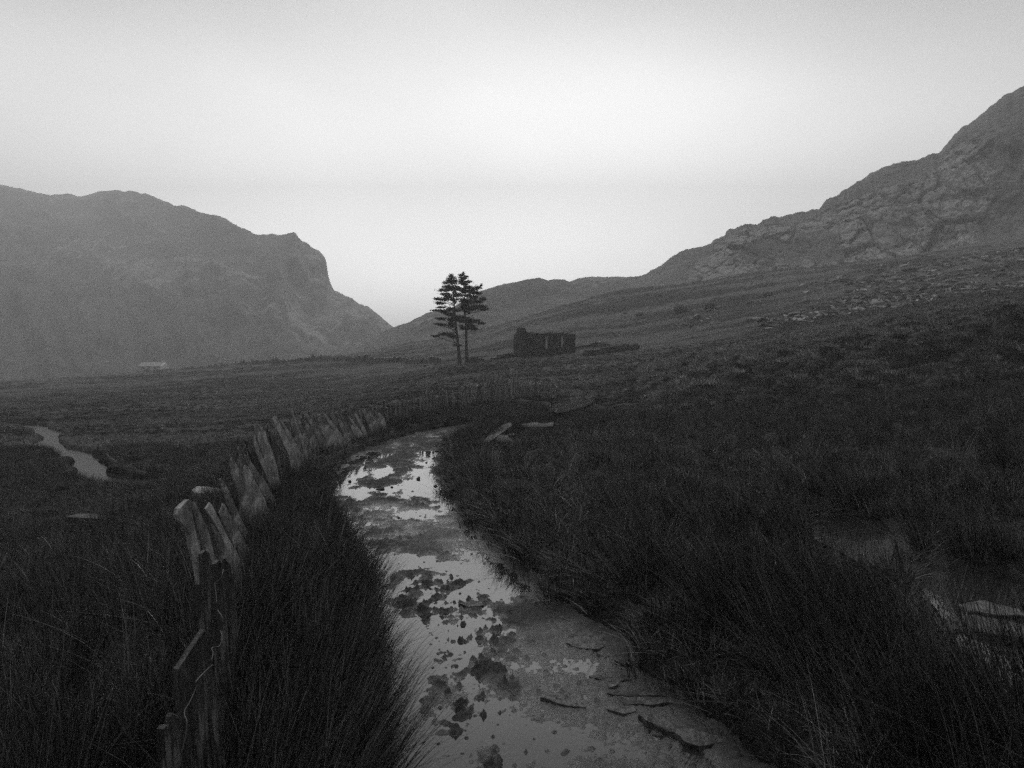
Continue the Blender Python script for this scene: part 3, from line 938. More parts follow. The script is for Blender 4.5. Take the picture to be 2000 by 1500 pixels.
def tube(name, pts, r, sides, mat, root=None, radii=None):
    V, Fc = [], []
    P = [Vector(tuple(p)) for p in pts]
    for i, p in enumerate(P):
        t = (P[min(i + 1, len(P) - 1)] - P[max(i - 1, 0)]).normalized()
        u = t.cross(Vector((0.31, 0.17, 0.93))).normalized(); w = t.cross(u)
        rr = radii[i] if radii is not None else r
        for k in range(sides):
            a = 2 * math.pi * k / sides
            V.append(tuple(p + (u * math.cos(a) + w * math.sin(a)) * rr))
    for i in range(len(P) - 1):
        for k in range(sides):
            j = (k + 1) % sides
            Fc.append((i * sides + k, i * sides + j, (i + 1) * sides + j, (i + 1) * sides + k))
    Fc.append(tuple(reversed(range(sides)))); Fc.append(tuple((len(P) - 1) * sides + k for k in range(sides)))
    return V, Fc

def wire_px(pts):
    P = smooth_path([W(px, py, d) for px, py, d in pts], 5)
    V, Fc = tube("wire", P, 0.0017, 5, M_WIRE)
    L = np.array(fence_root.location)
    obj("wire", new_mesh("wire", [np.array(v) - L for v in V], Fc, True), M_WIRE, fence_root)
wire_px([(352,1478,2.95),(362,1440,2.98),(365,1410,3.0),(360,1391,3.05),(372,1368,3.1),(384,1340,3.15),(383,1331,3.15),(400,1312,3.25),(416,1298,3.3)])
wire_px([(413,1292,3.6),(416,1275,3.65),(414,1265,3.7),(428,1262,3.9),(433,1250,3.95),(433,1238,4.0),(429,1230,4.05),(435,1218,4.0),(434,1205,4.0),(425,1192,4.05)])
wire_px([(423,1178,4.1),(422,1160,4.15),(420,1140,4.2),(428,1133,4.2),(434,1122,4.2),(436,1112,4.25)])
wire_px([(470,979,8.1),(478,976,8.1),(486,968,8.2),(491,963,8.3)])
wire_px([(548,836,16.2),(556,832,16.6),(566,838,17.5),(580,846,18.8),(598,840,20.5),(613,834,21.2),(628,840,22.3),(650,834,23.3),(668,836,24.4),(700,820,26.8),(716,816,28.3),(740,818,30.5)])

# ------------------------------------------------------------------ slabs lying about (each its own thing)
def flat_slab(poly, z, thick, label, dzx=0.0, dzy=0.0, mat=None, cat="slab", group=None, name="slate_slab"):
    """slab with a photo outline on a nearly level plane at height z at its centre"""
    if group: z *= .52
    if z < 0:                       # z < 0: height above the turf
        off = -z; z = 0.2
        for _ in range(6):
            c_ = np.mean([on_plane_z(px, py, z) for px, py in poly], axis=0)
            z = 0.5 * z + 0.5 * (H(c_[0], c_[1]) + off)
    P = np.array([on_plane_z(px, py, z) for px, py in poly])
    c = P.mean(axis=0)
    if group: dzy *= .5; thick = max(thick, .05)
    nrm = np.array((-dzx, -dzy, 1.0))
    cam0 = np.array((0, 0, CAMZ))
    out = []
    for px, py in poly:
        dr = ray(px, py)
        tt = np.dot(c - cam0, nrm) / np.dot(dr, nrm)
        out.append(cam0 + dr * tt)
    o2 = rough_outline([(p[0] - c[0], p[1] - c[1]) for p in out], 0.014, 0.05, 5)
    n = len(o2); V, Fc = [], []
    for k, (dz, s) in enumerate(((0.0, .985), (-0.006, 1.0), (-thick * .6, 1.0), (-thick, .97))):
        for p in o2:
            V.append((p[0] * s, p[1] * s, p[0] * dzx + p[1] * dzy + dz + (random.uniform(-.004, .004) if k < 2 else 0)))
    Fc.append(tuple(range(n))); Fc.append(tuple(reversed(range(3 * n, 4 * n))))
    for r in range(3):
        for i in range(n):
            j = (i + 1) % n
            Fc.append((r * n + i, (r + 1) * n + i, (r + 1) * n + j, r * n + j))
    me = new_mesh(name, V, Fc)
    me.update()
    o = obj(name, me, mat or M_SLAB, None, tuple(c))
    import bmesh
    bm = bmesh.new(); bm.from_mesh(me); bmesh.ops.recalc_face_normals(bm, faces=bm.faces); bm.to_mesh(me); bm.free()
    return tag(o, label, cat, group)

TRK = 0.6
M_BEND = mat_slate("bend_stone", 0.02, 0.06, 0.2, (5, 5, 5), 0.6, 0.2, 0.05)
G_TR = "slate slabs along the right edge of the track"
flat_slab([(1105,1254),(1122,1243),(1145,1241),(1180,1262),(1170,1268),(1140,1266),(1118,1262)], .05, .05, "pale slate slab with raised lip at right edge of the track", .03, .1, group=G_TR)
flat_slab([(1112,1240),(1140,1227),(1190,1226),(1200,1240),(1185,1262),(1150,1252)], .06, .06, "broad mossy slate slab behind the slab with the raised lip", .04, .04, group=G_TR)
flat_slab([(1165,1276),(1200,1265),(1240,1268),(1225,1278),(1180,1284)], .035, .04, "thin wet slate flake between the lipped slab and the pool", .02, .02, group=G_TR)
flat_slab([(1200,1288),(1225,1282),(1265,1281),(1258,1293),(1222,1297)], .06, .04, "small slate slab overhanging the right-hand pool", .0, .05, group=G_TR)
flat_slab([(1055,1362),(1062,1358),(1085,1362),(1145,1381),(1110,1377),(1078,1370)], .05, .06, "single thin slate wedge alone in the middle of the mud", -.05, .06, group=G_TR)
flat_slab([(1186,1335),(1200,1330),(1208,1333),(1200,1341),(1188,1342)], .05, .05, "tiny pale slate chip at the track's right edge", .0, .05, group=G_TR)
flat_slab([(1185,1353),(1225,1345),(1300,1338),(1330,1352),(1310,1358),(1230,1360),(1195,1357)], .05, .04, "upper long slate slab of the layered stack right of the track", .03, .05, group=G_TR)
flat_slab([(1206,1363),(1250,1360),(1330,1362),(1325,1370),(1270,1376),(1208,1374)], .045, .04, "lower smooth slate slab of the layered stack right of the track", .03, .04, group=G_TR)
flat_slab([(1182,1383),(1200,1377),(1238,1378),(1243,1387),(1220,1393),(1198,1388)], .04, .05, "short pointed slate slab just above the largest slab", .02, .06, group=G_TR)
flat_slab([(1246,1396),(1260,1392),(1285,1397),(1330,1416),(1380,1432),(1428,1443),(1405,1450),(1365,1456),(1335,1446),(1318,1432),(1290,1420),(1262,1408)], .07, .07, "largest rippled slate slab at the lower right of the track", .02, .08, group=G_TR)
flat_slab([(1088,1202),(1110,1204),(1140,1211),(1120,1213),(1098,1209)], .04, .04, "narrow slate flake in the mud below the wide puddle", .0, .06, group=G_TR)
flat_slab([(895,1178),(930,1172),(945,1181),(915,1186)], .03, .04, "small half-sunk slate at the lower edge of the wide puddle", .0, .05, group=G_TR)
flat_slab([(1150,1318),(1200,1322),(1235,1327),(1190,1331),(1166,1325)], .03, .03, "flat dark slate edge below the right-hand pool", .0, .05, group=G_TR)
flat_slab([(375,956),(384,950),(415,951),(440,957),(430,963),(395,963),(378,961)], -.16, .10, "weathered slab lying flat on turf behind the slate fence", .05, .12, mat=M_SLATE)
flat_slab([(945,860),(958,846),(985,828),(998,825),(1000,830),(985,842),(966,856),(952,864)], -.32, .10, "slab tilted up beside the flat stone right of the bend", .25, .02, mat=M_BEND)
flat_slab([(962,848),(985,846),(1006,845),(1004,850),(975,852)], -.26, .06, "thin slab bridging the two stones right of the bend", .02, .05, mat=M_BEND)
flat_slab([(963,856),(972,849),(990,850),(1000,860),(985,864),(968,862)], -.2, .16, "pale flat stone right of the track's bend", .0, .12, mat=M_BEND)
flat_slab([(1018,828),(1045,824),(1060,827),(1082,824),(1080,832),(1050,834),(1025,833)], -.3, .12, "long low slab half sunk in rushes beyond the tilted slab", .0, .1, mat=M_BEND)
flat_slab([(1855,1205),(1900,1200),(1960,1212),(2040,1228),(2050,1250),(2000,1246),(1930,1236),(1880,1224)], .26, .12, "pale wet bedrock slab among the rushes at far right", .03, -.03)
flat_slab([(1770,1215),(1800,1204),(1850,1208),(1880,1228),(1830,1236),(1785,1230)], .25, .10, "dark mossy bedrock slab left of the pale wet one", .0, .04)
flat_slab([(1870,1180),(1920,1172),(1990,1190),(2010,1202),(1950,1200),(1890,1192)], .245, .08, "flat wet rock behind the pale bedrock slab at far right", .02, .0)
flat_slab([(128,1010),(150,1003),(180,1003),(214,1009),(206,1014),(160,1011)], -.22, .1, "flat stone edge under turf in the left field", .0, .1)
flat_slab([(890,739),(897,736),(903,735),(900,739),(893,742)], -.15, .15, "small pale stone between the fence and the two pines", .0, .2, mat=M_WHITE if False else M_SCREE)

# ------------------------------------------------------------------ ruined cottage and dry walls
def stone_wall_mesh(name, P0, P1, thick, topfn, holes, base_drop=0.5, course=0.24, seed=1, root=None, zfn=None):
    """courses of separate stones from P0 to P1 (xy), top height above the line's ground z by topfn(s)"""
    rnd = random.Random(seed)
    P0 = np.array(P0, float); P1 = np.array(P1, float)
    L = np.hypot(*(P1 - P0)); t = (P1 - P0) / L; nrm = np.array((t[1], -t[0]))
    V, Fc = [], []
    z0 = -base_drop; k = 0
    while z0 < 6:
        ch = course * rnd.uniform(.75, 1.25)
        s0 = -rnd.uniform(0, .2); any_ = False
        while s0 < L:
            w = rnd.uniform(.25, .7)
            a, b = max(s0, 0), min(s0 + w, L)
            s0 += w
            if b - a < .08: continue
            m = (a + b) / 2; zc = z0 + ch / 2
            if zc > topfn(m) + rnd.uniform(-.05, .05): continue
            any_ = True
            pieces = [(a, b)]
            for (ha, hb, hz0, hz1) in holes:
                if hz0 < zc < hz1:
                    nxt = []
                    for (pa, pb) in pieces:
                        if pb <= ha or pa >= hb: nxt.append((pa, pb)); continue
                        if pa < ha: nxt.append((pa, ha))
                        if pb > hb: nxt.append((hb, pb))
                    pieces = nxt
            for (pa, pb) in pieces:
                if pb - pa < .05: continue
                o1 = thick / 2 + rnd.uniform(-.05, .06); o2 = thick / 2 + rnd.uniform(-.05, .06)
                b0 = len(V)
                for zz in (z0 + .008, z0 + ch - .008):
                    for (ss, oo) in ((pa + .008, -o2), (pb - .008, -o2), (pb - .008, o1), (pa + .008, o1)):
                        q = P0 + t * (ss + rnd.uniform(-.015, .015)) + nrm * (oo + rnd.uniform(-.02, .02))
                        gz = zfn(ss) if zfn else 0.0
                        V.append((q[0], q[1], gz + zz + rnd.uniform(-.012, .012)))
                for f in ((0,3,2,1),(4,5,6,7),(0,1,5,4),(1,2,6,5),(2,3,7,6),(3,0,4,7)):
                    Fc.append(tuple(b0 + i for i in f))
        z0 += ch
        if not any_ and z0 > 0.2: break
    return V, Fc

C0 = W(1025, 696, 128); C0[2] = H(C0[0], C0[1])
ux = np.array((0.980, 0.199)); uy = np.array((-0.199, 0.980))
LR, DR = 6.25, 6.0
def loc_xy(a, b): return (C0[0] + ux[0] * a + uy[0] * b, C0[1] + ux[1] * a + uy[1] * b)
ruin = empty("ruined_cottage", tuple(C0), "roofless dark stone cottage ruin with two window gaps beside the pines", "ruin")
def ruin_wall(name, A, B, topfn, holes, seed):
    zz = [H(*A), H(*B)]; L = math.dist(A, B)
    V, Fc = stone_wall_mesh(name, A, B, .55, topfn, holes, .6, .17, seed, zfn=lambda s_: zz[0] + (zz[1] - zz[0]) * s_ / L)
    V = [np.array(v) - C0 for v in V]
    obj(name, new_mesh(name, V, Fc), M_STONE, ruin)
zl, zr_ = H(*loc_xy(0, 0)), H(*loc_xy(LR, 0))
ztop = W(1060, 651, 128.6)[2]
def front_top(s_): return ztop - (zl + (zr_ - zl) * s_ / LR) + 0.04 * math.sin(s_ * 3)
def hole_s(px): return (px - 1025) / (1115.5 - 1025) * LR
def zb(py, px): return W(px, py, 128.6)[2] - (zl + (zr_ - zl) * hole_s(px) / LR)
ruin_wall("front_wall", loc_xy(.28, 0), loc_xy(LR, 0), front_top, [(hole_s(1061.0), hole_s(1065.8), zb(681, 1063), zb(657.5, 1063)), (hole_s(1092.0), hole_s(1096.6), zb(682, 1094), zb(656.5, 1094))], 5)
ztg = W(1020, 643.5, 130)[2]
def gable_top(s_):
    gz = zl
    full = ztop - gz
    apex = ztg - gz
    if s_ < 3.6: return full + (apex - full) * min(1, s_ / 1.0)
    return apex + (W(1008, 661, 134)[2] - gz - apex) * min(1, (s_ - 3.6) / 1.6)
ruin_wall("gable_wall", loc_xy(0, -.28), loc_xy(0, DR), gable_top, [], 6)
ruin_wall("end_wall", loc_xy(LR + .28, -.28), loc_xy(LR + .28, DR), lambda s_: front_top(LR) - .4 * max(0, s_ - 1), [], 7)
ruin_wall("back_wall", loc_xy(.28, DR), loc_xy(LR, DR), lambda s_: .55 + .25 * math.sin(s_ * 1.3), [], 8)

def dry_wall(label, path, hfn, thick, seed, course=.2, name="dry_stone_wall", mat=None):
    o0 = np.array((path[0][0], path[0][1], H(*path[0])))
    V, Fc = [], []
    for k, (A, B) in enumerate(zip(path[:-1], path[1:])):
        L = math.dist(A, B)
        ss = np.linspace(0, L, 12)
        zz = ground_height(A[0] + (B[0] - A[0]) * ss / L, A[1] + (B[1] - A[1]) * ss / L)
        v, f = stone_wall_mesh("w", A, B, thick, lambda s_: hfn(k + s_ / L), [], .3, course, seed + k, zfn=lambda s_: float(np.interp(s_, ss, zz)))
        b = len(V)
        V += [np.array(p) - o0 for p in v]; Fc += [tuple(i + b for i in q) for q in f]
    o = obj(name, new_mesh(name, V, Fc), mat or M_WALLSTONE, None, tuple(o0))
    return tag(o, label, "wall")
def gxy(px, d): return (d * (px - 1000) / F, d)
dry_wall("low tumbled stone wall between the pines and the ruined cottage", [gxy(918, 124), gxy(955, 126), gxy(1006, 131)], lambda q: .4 + .2 * math.sin(q * 5), .8, 30)
dry_wall("low ruined sheepfold wall nearest the camera right of the cottage", [gxy(1142, 121), gxy(1180, 124), gxy(1243, 127)], lambda q: .45 + .3 * min(q, 1) + .08 * math.sin(q * 7), .7, 40)
dry_wall("far side of the ruined sheepfold right of the cottage", [gxy(1244, 128), gxy(1205, 140), gxy(1165, 146), gxy(1120, 146)], lambda q: .5 + .2 * math.sin(q * 4), .7, 50)

# far boundary of small upright slates across the left moor
far_root = empty("distant_slate_fence", (*gxy(560, 240), H(*gxy(560, 240))), "long dark slate boundary along the crest of the left moor", "fence")
far_path = [tuple(p) for p in smooth_path([gxy(300, 330), gxy(395, 300), gxy(470, 265), gxy(560, 236), (-40, 215), (-29, 190), gxy(800, 160), gxy(862, 140)], 4)]
fa = np.array(far_path); fl = np.concatenate([[0], np.cumsum(np.hypot(*np.diff(fa, axis=0).T))])
ssamp = []
s = 0.0
while s < fl[-1]:
    ssamp.append(s); s += random.uniform(.5, .8)
fx = np.interp(ssamp, fl, fa[:, 0]); fy = np.interp(ssamp, fl, fa[:, 1]); fz = ground_height(fx, fy)
slate_protos = [slab_mesh("slate", [(-.38, -.4), (.38, -.4), (.36, random.uniform(.85, 1.1)), (random.uniform(-.1, .1), random.uniform(1.0, 1.25)), (-.36, random.uniform(.8, 1.05))], .12, .01, 5) for _ in range(6)]
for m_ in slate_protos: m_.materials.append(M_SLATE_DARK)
order = np.argsort(-1.0 / fy)
chosen = set(order[:290].tolist())
restV, restF = [], []
for i in range(len(ssamp)):
    j = min(i + 1, len(ssamp) - 1); k = max(i - 1, 0)
    a = math.atan2(fy[j] - fy[k], fx[j] - fx[k])
    hs = np.interp(fy[i], [140, 180, 240, 330], [.7, .95, 1.15, .6]) * random.uniform(.8, 1.15)
    Mx = Matrix.Translation((fx[i], fy[i], fz[i])) @ Matrix.Rotation(a + random.uniform(-.3, .3), 4, 'Z') @ Matrix.Rotation(random.uniform(-.15, .15), 4, 'Y') @ Matrix.Diagonal((1, 1, hs, 1))
    if i in chosen:
        o = obj("slate", slate_protos[i % 6], None, far_root)
        o.matrix_local = Matrix.Translation(-far_root.location) @ Mx
    else:
        b = len(restV); me = slate_protos[i % 6]
        restV += [tuple((Mx @ v.co) - far_root.location) for v in me.vertices]
        restF += [tuple(b + q for q in p.vertices) for p in me.polygons]
if restV:
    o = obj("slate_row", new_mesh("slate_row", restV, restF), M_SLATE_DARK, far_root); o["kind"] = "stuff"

seg_root = empty("slate_fence", (*gxy(955, 80), H(*gxy(955, 80))), "short detached run of dark slates beyond the main fence below the pines", "fence")
for k in range(24):
    px = 923 + (983 - 923) * k / 23
    x, y = gxy(px, 82 - 6 * k / 23)
    upright_slate(seg_root, x, y, 0.98, -.2, random.uniform(.45, .85) if px < 950 else random.uniform(.75, .95), random.uniform(.1, .2), random.uniform(-.1, .1), 0, .05, random.uniform(-.2, .2))
V, Fc = tube("post", [(0, 0, -.3), (0.01, 0, .6), (-.01, 0, 1.15)], .05, 7, M_WOOD, radii=[.055, .05, .045])
px_, py_ = gxy(1010, 66)
post = obj("fence_post", new_mesh("fence_post", V, Fc, True), M_WOOD, None, (px_, py_, H(px_, py_)))
tag(post, "lone thin wooden post standing behind the far end of the slate fence", "post")

# ------------------------------------------------------------------ white cottage far off
def box_mesh(name, x0, x1, y0, y1, z0, z1):
    V = [(x0,y0,z0),(x1,y0,z0),(x1,y1,z0),(x0,y1,z0),(x0,y0,z1),(x1,y0,z1),(x1,y1,z1),(x0,y1,z1)]
    return new_mesh(name, V, [(0,3,2,1),(4,5,6,7),(0,1,5,4),(1,2,6,5),(2,3,7,6),(3,0,4,7)])
cb = W(300, 724, 400)
cot = empty("white_cottage", tuple(cb), "small pale cottage with white gable below the left mountain", "cottage")
cot.rotation_euler = (0, 0, math.radians(-12))
obj("wall", new_mesh("wall", [(-5.4,-2,-1),(4.4,-2,-1),(4.4,2.4,-1),(-5.4,2.4,-1),(-5.4,-2,2.0),(4.4,-2,2.0),(4.4,2.4,2.0),(-5.4,2.4,2.0),(-5.4,.2,3.3),(4.4,.2,3.3)],
    [(0,1,5,4),(2,3,7,6),(1,2,6,9,5),(3,0,4,8,7),(0,3,2,1)]), mat_plain("cottage_rendered_wall", 0.42, 0.8, 0.1, 1, 0.1), cot)
rf = obj("roof", new_mesh("roof", [(-5.6,-2.3,1.85),(4.5,-2.3,1.85),(4.5,.2,3.5),(-5.6,.2,3.5),(-5.6,2.7,1.85),(4.5,2.7,1.85),(-5.6,-2.3,1.7),(4.5,-2.3,1.7),(4.5,.2,3.35),(-5.6,.2,3.35),(-5.6,2.7,1.7),(4.5,2.7,1.7)],
    [(0,1,2,3),(3,2,5,4),(6,9,8,7),(9,10,11,8),(0,6,7,1),(4,5,11,10),(1,7,8,2),(2,8,11,5),(0,3,9,6),(3,4,10,9)]), M_ROOF, cot)
obj("chimney", box_mesh("chimney", 3.6, 4.3, -.2, .6, 3.3, 4.3), M_WHITE, rf)
obj("white_gable", new_mesh("white_gable", [(4.45,-2.3,-1),(5.6,-2.3,-1),(5.6,2.4,-1),(4.45,2.4,-1),(4.45,-2.3,2.1),(5.6,-2.3,2.1),(5.6,2.4,2.1),(4.45,2.4,2.1),(4.45,.2,3.4),(5.6,.2,3.4)],
    [(0,1,5,4),(2,3,7,6),(1,2,6,9,5),(3,0,4,8,7),(4,5,9,8),(8,9,6,7)]), M_WHITE, cot)
for x in (-3.6, -1.0, 1.8):
    obj("window", box_mesh("window", x - .4, x + .4, -2.06, -1.97, .6, 1.5), M_DARK, cot)
dry_wall("thin field wall in front of the far white cottage", [gxy(268, 372), gxy(290, 368), gxy(330, 355)], lambda q: .9 + .2 * math.sin(q * 9), .6, 70, .3)

# ------------------------------------------------------------------ pine trees
ZS = 1 / 7.5
def build_pine(label, trunk, pads, limbs, d, r0):
    base = W(830 + trunk[0][0] * ZS, 520 + trunk[0][1] * ZS, d)
    base[2] = H(base[0], base[1])
    root = empty("pine_tree", tuple(base), label, "tree", "two pines on the moor")
    k = d / F * ZS
    def loc(zx, zy, dep=0.0):
        return np.array(((zx - trunk[0][0]) * k, dep, (trunk[0][1] - zy) * k))
    tp = smooth_path([loc(*p) for p in trunk], 4)
    tp[0] = tp[0] - np.array((0, 0, .4))
    n = len(tp)
    V, Fc = tube("trunk", tp, 0, 9, M_BARK, radii=[r0 * (1 - .93 * (i / (n - 1)) ** 1.1) * (1 + .35 * max(0, 1 - i / 3)) for i in range(n)])
    obj("trunk", new_mesh("trunk", V, Fc, True), M_BARK, root)
    tpa = np.array(tp)
    def trunk_at(z):
        return np.array((np.interp(z, tpa[:, 2], tpa[:, 0]), np.interp(z, tpa[:, 2], tpa[:, 1]), z))
    for L in limbs:
        dep = random.uniform(-.8, .8)
        pts = [loc(p[0], p[1], dep * i / (len(L) - 1)) for i, p in enumerate(L)]
        pts = smooth_path(pts, 4)
        r1 = r0 * .30
        V, Fc = tube("limb", pts, 0, 6, M_BARK, radii=[max(.015, r1 * (1 - .85 * i / (len(pts) - 1))) for i in range(len(pts))])
        obj("limb", new_mesh("limb", V, Fc, True), M_BARK, root)
    NV, NF = [], []
    BV, BF = [], []
    pads = list(pads)
    for _ in range(16):
        q_ = random.uniform(.12, .62); top_ = trunk[-1][1]; zy_ = top_ + (trunk[0][1] - top_) * q_
        zx_ = float(np.interp(-zy_, [-p[1] for p in trunk], [p[0] for p in trunk]))
        pads.append((zx_ + random.uniform(-1, 1) * (25 + 130 * q_), zy_, random.uniform(25, 50), random.uniform(10, 20)))
    for (zx, zy, hw, hh) in pads:
        side = zx * 1.0
        for rep in range(2 if hw > 45 else 1):
            dep = random.uniform(-1, 1) * min(1.6, 0.35 + hw * k * 1.3)
            if rep: dep = -dep * 0.9
            c = loc(zx + (random.uniform(-10, 10) if rep else 0), zy + (random.uniform(-6, 6) if rep else 0), dep)
            a, b_ = hw * k, hh * k
            # twig skeleton from the trunk to the pad
            t0 = trunk_at(max(.5, c[2] - abs(c[0]) * .25 - .15))
            ends = [c]
            pts = smooth_path([t0, t0 * .45 + c * .55 + np.array((0, 0, -.05)), c], 3)
            v, f = tube("twig", pts, 0, 4, M_BARK, radii=[max(.012, .035 * (1 - .7 * i / (len(pts) - 1))) for i in range(len(pts))])
            b0 = len(BV); BV += v; BF += [tuple(b0 + q for q in ff) for ff in f]
            nsp = int(24 + 125 * a)
            for _ in range(nsp):
                u = np.array((random.gauss(0, .48), random.gauss(0, .48), random.gauss(0, .40)))
                q = c + u * np.array((a, max(.35, a * .8), max(.12, b_ * 2.0)))
                out = np.array((u[0], u[1], 0)); out /= (np.linalg.norm(out) + 1e-6)
                for _k in range(7):
                    dr = np.array((random.gauss(0, .7), random.gauss(0, .7), random.uniform(-.25, .75))) + out * .5
                    dr /= np.linalg.norm(dr)
                    ln = random.uniform(.12, .24)
                    sd_ = np.cross(dr, (random.gauss(0, 1), random.gauss(0, 1), random.gauss(0, 1))); sd_ /= (np.linalg.norm(sd_) + 1e-6)
                    b1 = len(NV); w_ = random.uniform(.016, .03)
                    NV += [q - sd_ * w_, q + sd_ * w_, q + dr * ln]
                    NF.append((b1, b1 + 1, b1 + 2))
    obj("branches", new_mesh("branches", BV, BF), M_BARK, root)
    o = obj("crown", tri_mesh("crown", NV, NF), M_NEEDLE, root)

build_pine("left pine with the fuller rounded top and long bare lower limbs to the left",
  [(512,1425),(490,1200),(470,1000),(452,850),(435,650),(425,500),(410,300),(385,120)],
  [(380,130,22,18),(390,180,58,25),(440,215,32,15),(350,215,48,15),(315,245,50,11),(410,245,68,15),(330,295,85,16),(470,320,55,15),(280,355,75,13),(380,350,68,15),(300,410,72,13),(335,440,60,22),(470,420,46,20),(190,485,52,13),(300,490,64,16),(220,540,64,13),(480,490,36,10),(400,480,40,12),(240,605,55,7),(370,630,56,12),(185,658,75,8),(280,665,60,12),(370,710,66,12),(245,770,72,12),(380,790,46,12),(500,770,55,9),(190,845,46,10),(260,865,55,10),(155,1020,55,9),(270,1000,66,20),(370,1000,66,20),(420,1030,46,12),(440,1160,26,9),(510,1160,22,8),(480,650,46,12)],
  [[(425,580),(380,565),(330,545),(160,540)],[(425,670),(370,600),(330,540),(165,490)],[(450,945),(370,810),(310,690),(130,660)],[(452,975),(340,880),(260,860),(155,840)],[(465,1135),(370,1030),(250,1005),(115,1022)],[(425,520),(370,485),(270,440)],[(450,450),(455,380),(470,330)]],
  125.0, .21)
build_pine("right pine with the sparser pointed top and limbs reaching right",
  [(615,1415),(608,1200),(605,1000),(600,850),(582,700),(585,560),(572,440),(565,300),(565,115)],
  [(565,130,18,14),(530,155,36,11),(600,165,28,12),(560,195,55,14),(530,235,46,13),(630,250,56,12),(570,270,64,12),(640,320,55,10),(520,360,55,11),(620,345,46,13),(600,390,56,11),(700,360,66,22),(780,330,46,13),(825,297,12,12),(690,400,75,18),(780,410,55,15),(560,500,36,11),(700,470,85,18),(850,500,46,13),(640,540,75,22),(770,540,75,18),(560,600,64,22),(680,610,85,22),(820,610,85,18),(700,650,85,18),(860,650,74,13),(560,650,55,18),(540,760,46,11),(660,800,55,18),(740,830,75,15),(830,858,46,9),(560,830,46,12),(660,870,55,22),(690,910,55,18),(720,945,46,12),(560,930,46,12),(620,930,36,18)],
  [[(585,535),(640,440),(720,375),(830,300)],[(605,770),(680,750),(770,680),(905,650)],[(600,840),(700,835),(865,860)],[(600,1060),(565,1000),(550,955)],[(600,940),(660,930),(760,945)],[(590,700),(600,640),(700,600),(820,610)]],
  126.5, .2)

# ------------------------------------------------------------------ boulders and slate spoil on the right-hand slope
def boulder_mesh(seed, flat=0.6, rough=.25):
    import bmesh
    bm = bmesh.new()
    bmesh.ops.create_icosphere(bm, subdivisions=2, radius=1.0)
    rnd = random.Random(seed)
    planes = [(Vector((rnd.gauss(0, 1), rnd.gauss(0, 1), rnd.gauss(0, .8))).normalized(), rnd.uniform(.55, .9)) for _ in range(7)]
    for v in bm.verts:
        for n_, d_ in planes:
            k = v.co.dot(n_) - d_
            if k > 0: v.co -= n_ * k * .92
        v.co *= 1 + rnd.uniform(-rough, rough) * .25
        v.co.z *= flat
    me = bpy.data.meshes.new("boulder"); bm.to_mesh(me); bm.free()
    return me
def ground_at(px, py, dlo=60, dhi=400):
    ds = np.exp(np.linspace(math.log(dlo), math.log(dhi), 260))
    x = ds * (px - 1000) / F
    z = ground_height(x, ds, False)
    sy = 728 - (z - CAMZ) / ds * F
    hit = np.where(sy <= py)[0]
    i = hit[0] if len(hit) else len(ds) - 1
    return x[i], ds[i]
for px, py, w, hgt, lab in [(1248,618,22,.6,"small dark boulder nearest the cottage on the grassy slope"),(1220,613,10,.5,"tiny boulder just left of the small dark boulder"),
        (1328,612,30,.85,"pointed dark boulder standing above the sheepfold"),(1385,606,26,.7,"dark boulder with a flat cap right of the pointed one"),
        (1400,628,12,.6,"low dark stone below the flat-capped boulder"),(1660,553,46,.4,"broad dark rock outcrop at the upper edge of the slate spoil"),(1690,552,40,.45,"second dark outcrop touching the broad one in the spoil"),
        (1775,533,40,.35,"long dark ledge of rock high in the slate spoil"),(1800,560,44,.4,"dark rounded outcrop in the middle of the slate spoil"),(1730,575,36,.35,"low dark outcrop at the foot of the middle outcrop"),(1570,612,36,.35,"dark slab-sided rock at the lower left of the spoil"),(1500,580,22,.6,"dark boulder at the left tip of the slate spoil"),(1990,490,36,.4,"dark outcrop at the far right end of the slate spoil"),(830,717,9,.6,"small pale boulder left of the pine trunks")]:
    x, y = ground_at(px, py)
    sc = w / 2 * y / F
    me = boulder_mesh(int(px), 1.0)
    o = obj("boulder", me, M_SCREE if "pale" in lab else M_BOULDER, None, (x, y, H(x, y) + sc * hgt * .35))
    o.scale = (sc, sc * .9, sc * hgt)
    o.rotation_euler = (0, 0, random.uniform(0, 6))
    tag(o, lab, "boulder", "boulders on the right-hand slope")

for k_, (px, py, w) in enumerate([(683,941,9),(696,951,10),(697,909,8),(743,956,16),(752,948,9),(765,952,7),(852,882,9),(833,904,7),(819,932,5),(817,936,10),(850,950,9),(779,1012,6),(821,1008,5),(848,896,8),(884,986,5),(828,1098,5),(779,1101,4),(921,1082,5),(960,1100,7),(840,1150,9),(742,953,12),(726,962,7),(790,975,5),(806,960,6)]):
    p = on_plane_z(px, py, 0.0)
    sc = w / 2 * p[1] / F
    o = obj("stone", boulder_mesh(900 + k_ % 5, 1.0), M_BOULDER, None, (p[0], p[1], 0.1 * sc))
    o.scale = (sc, sc * random.uniform(.7, 1.2), sc * random.uniform(.4, .8)); o.rotation_euler = (0, 0, random.uniform(0, 6))
    tag(o, "small dark stone standing in the puddles around the track's bend", "stone", "stones in the puddles at the bend")

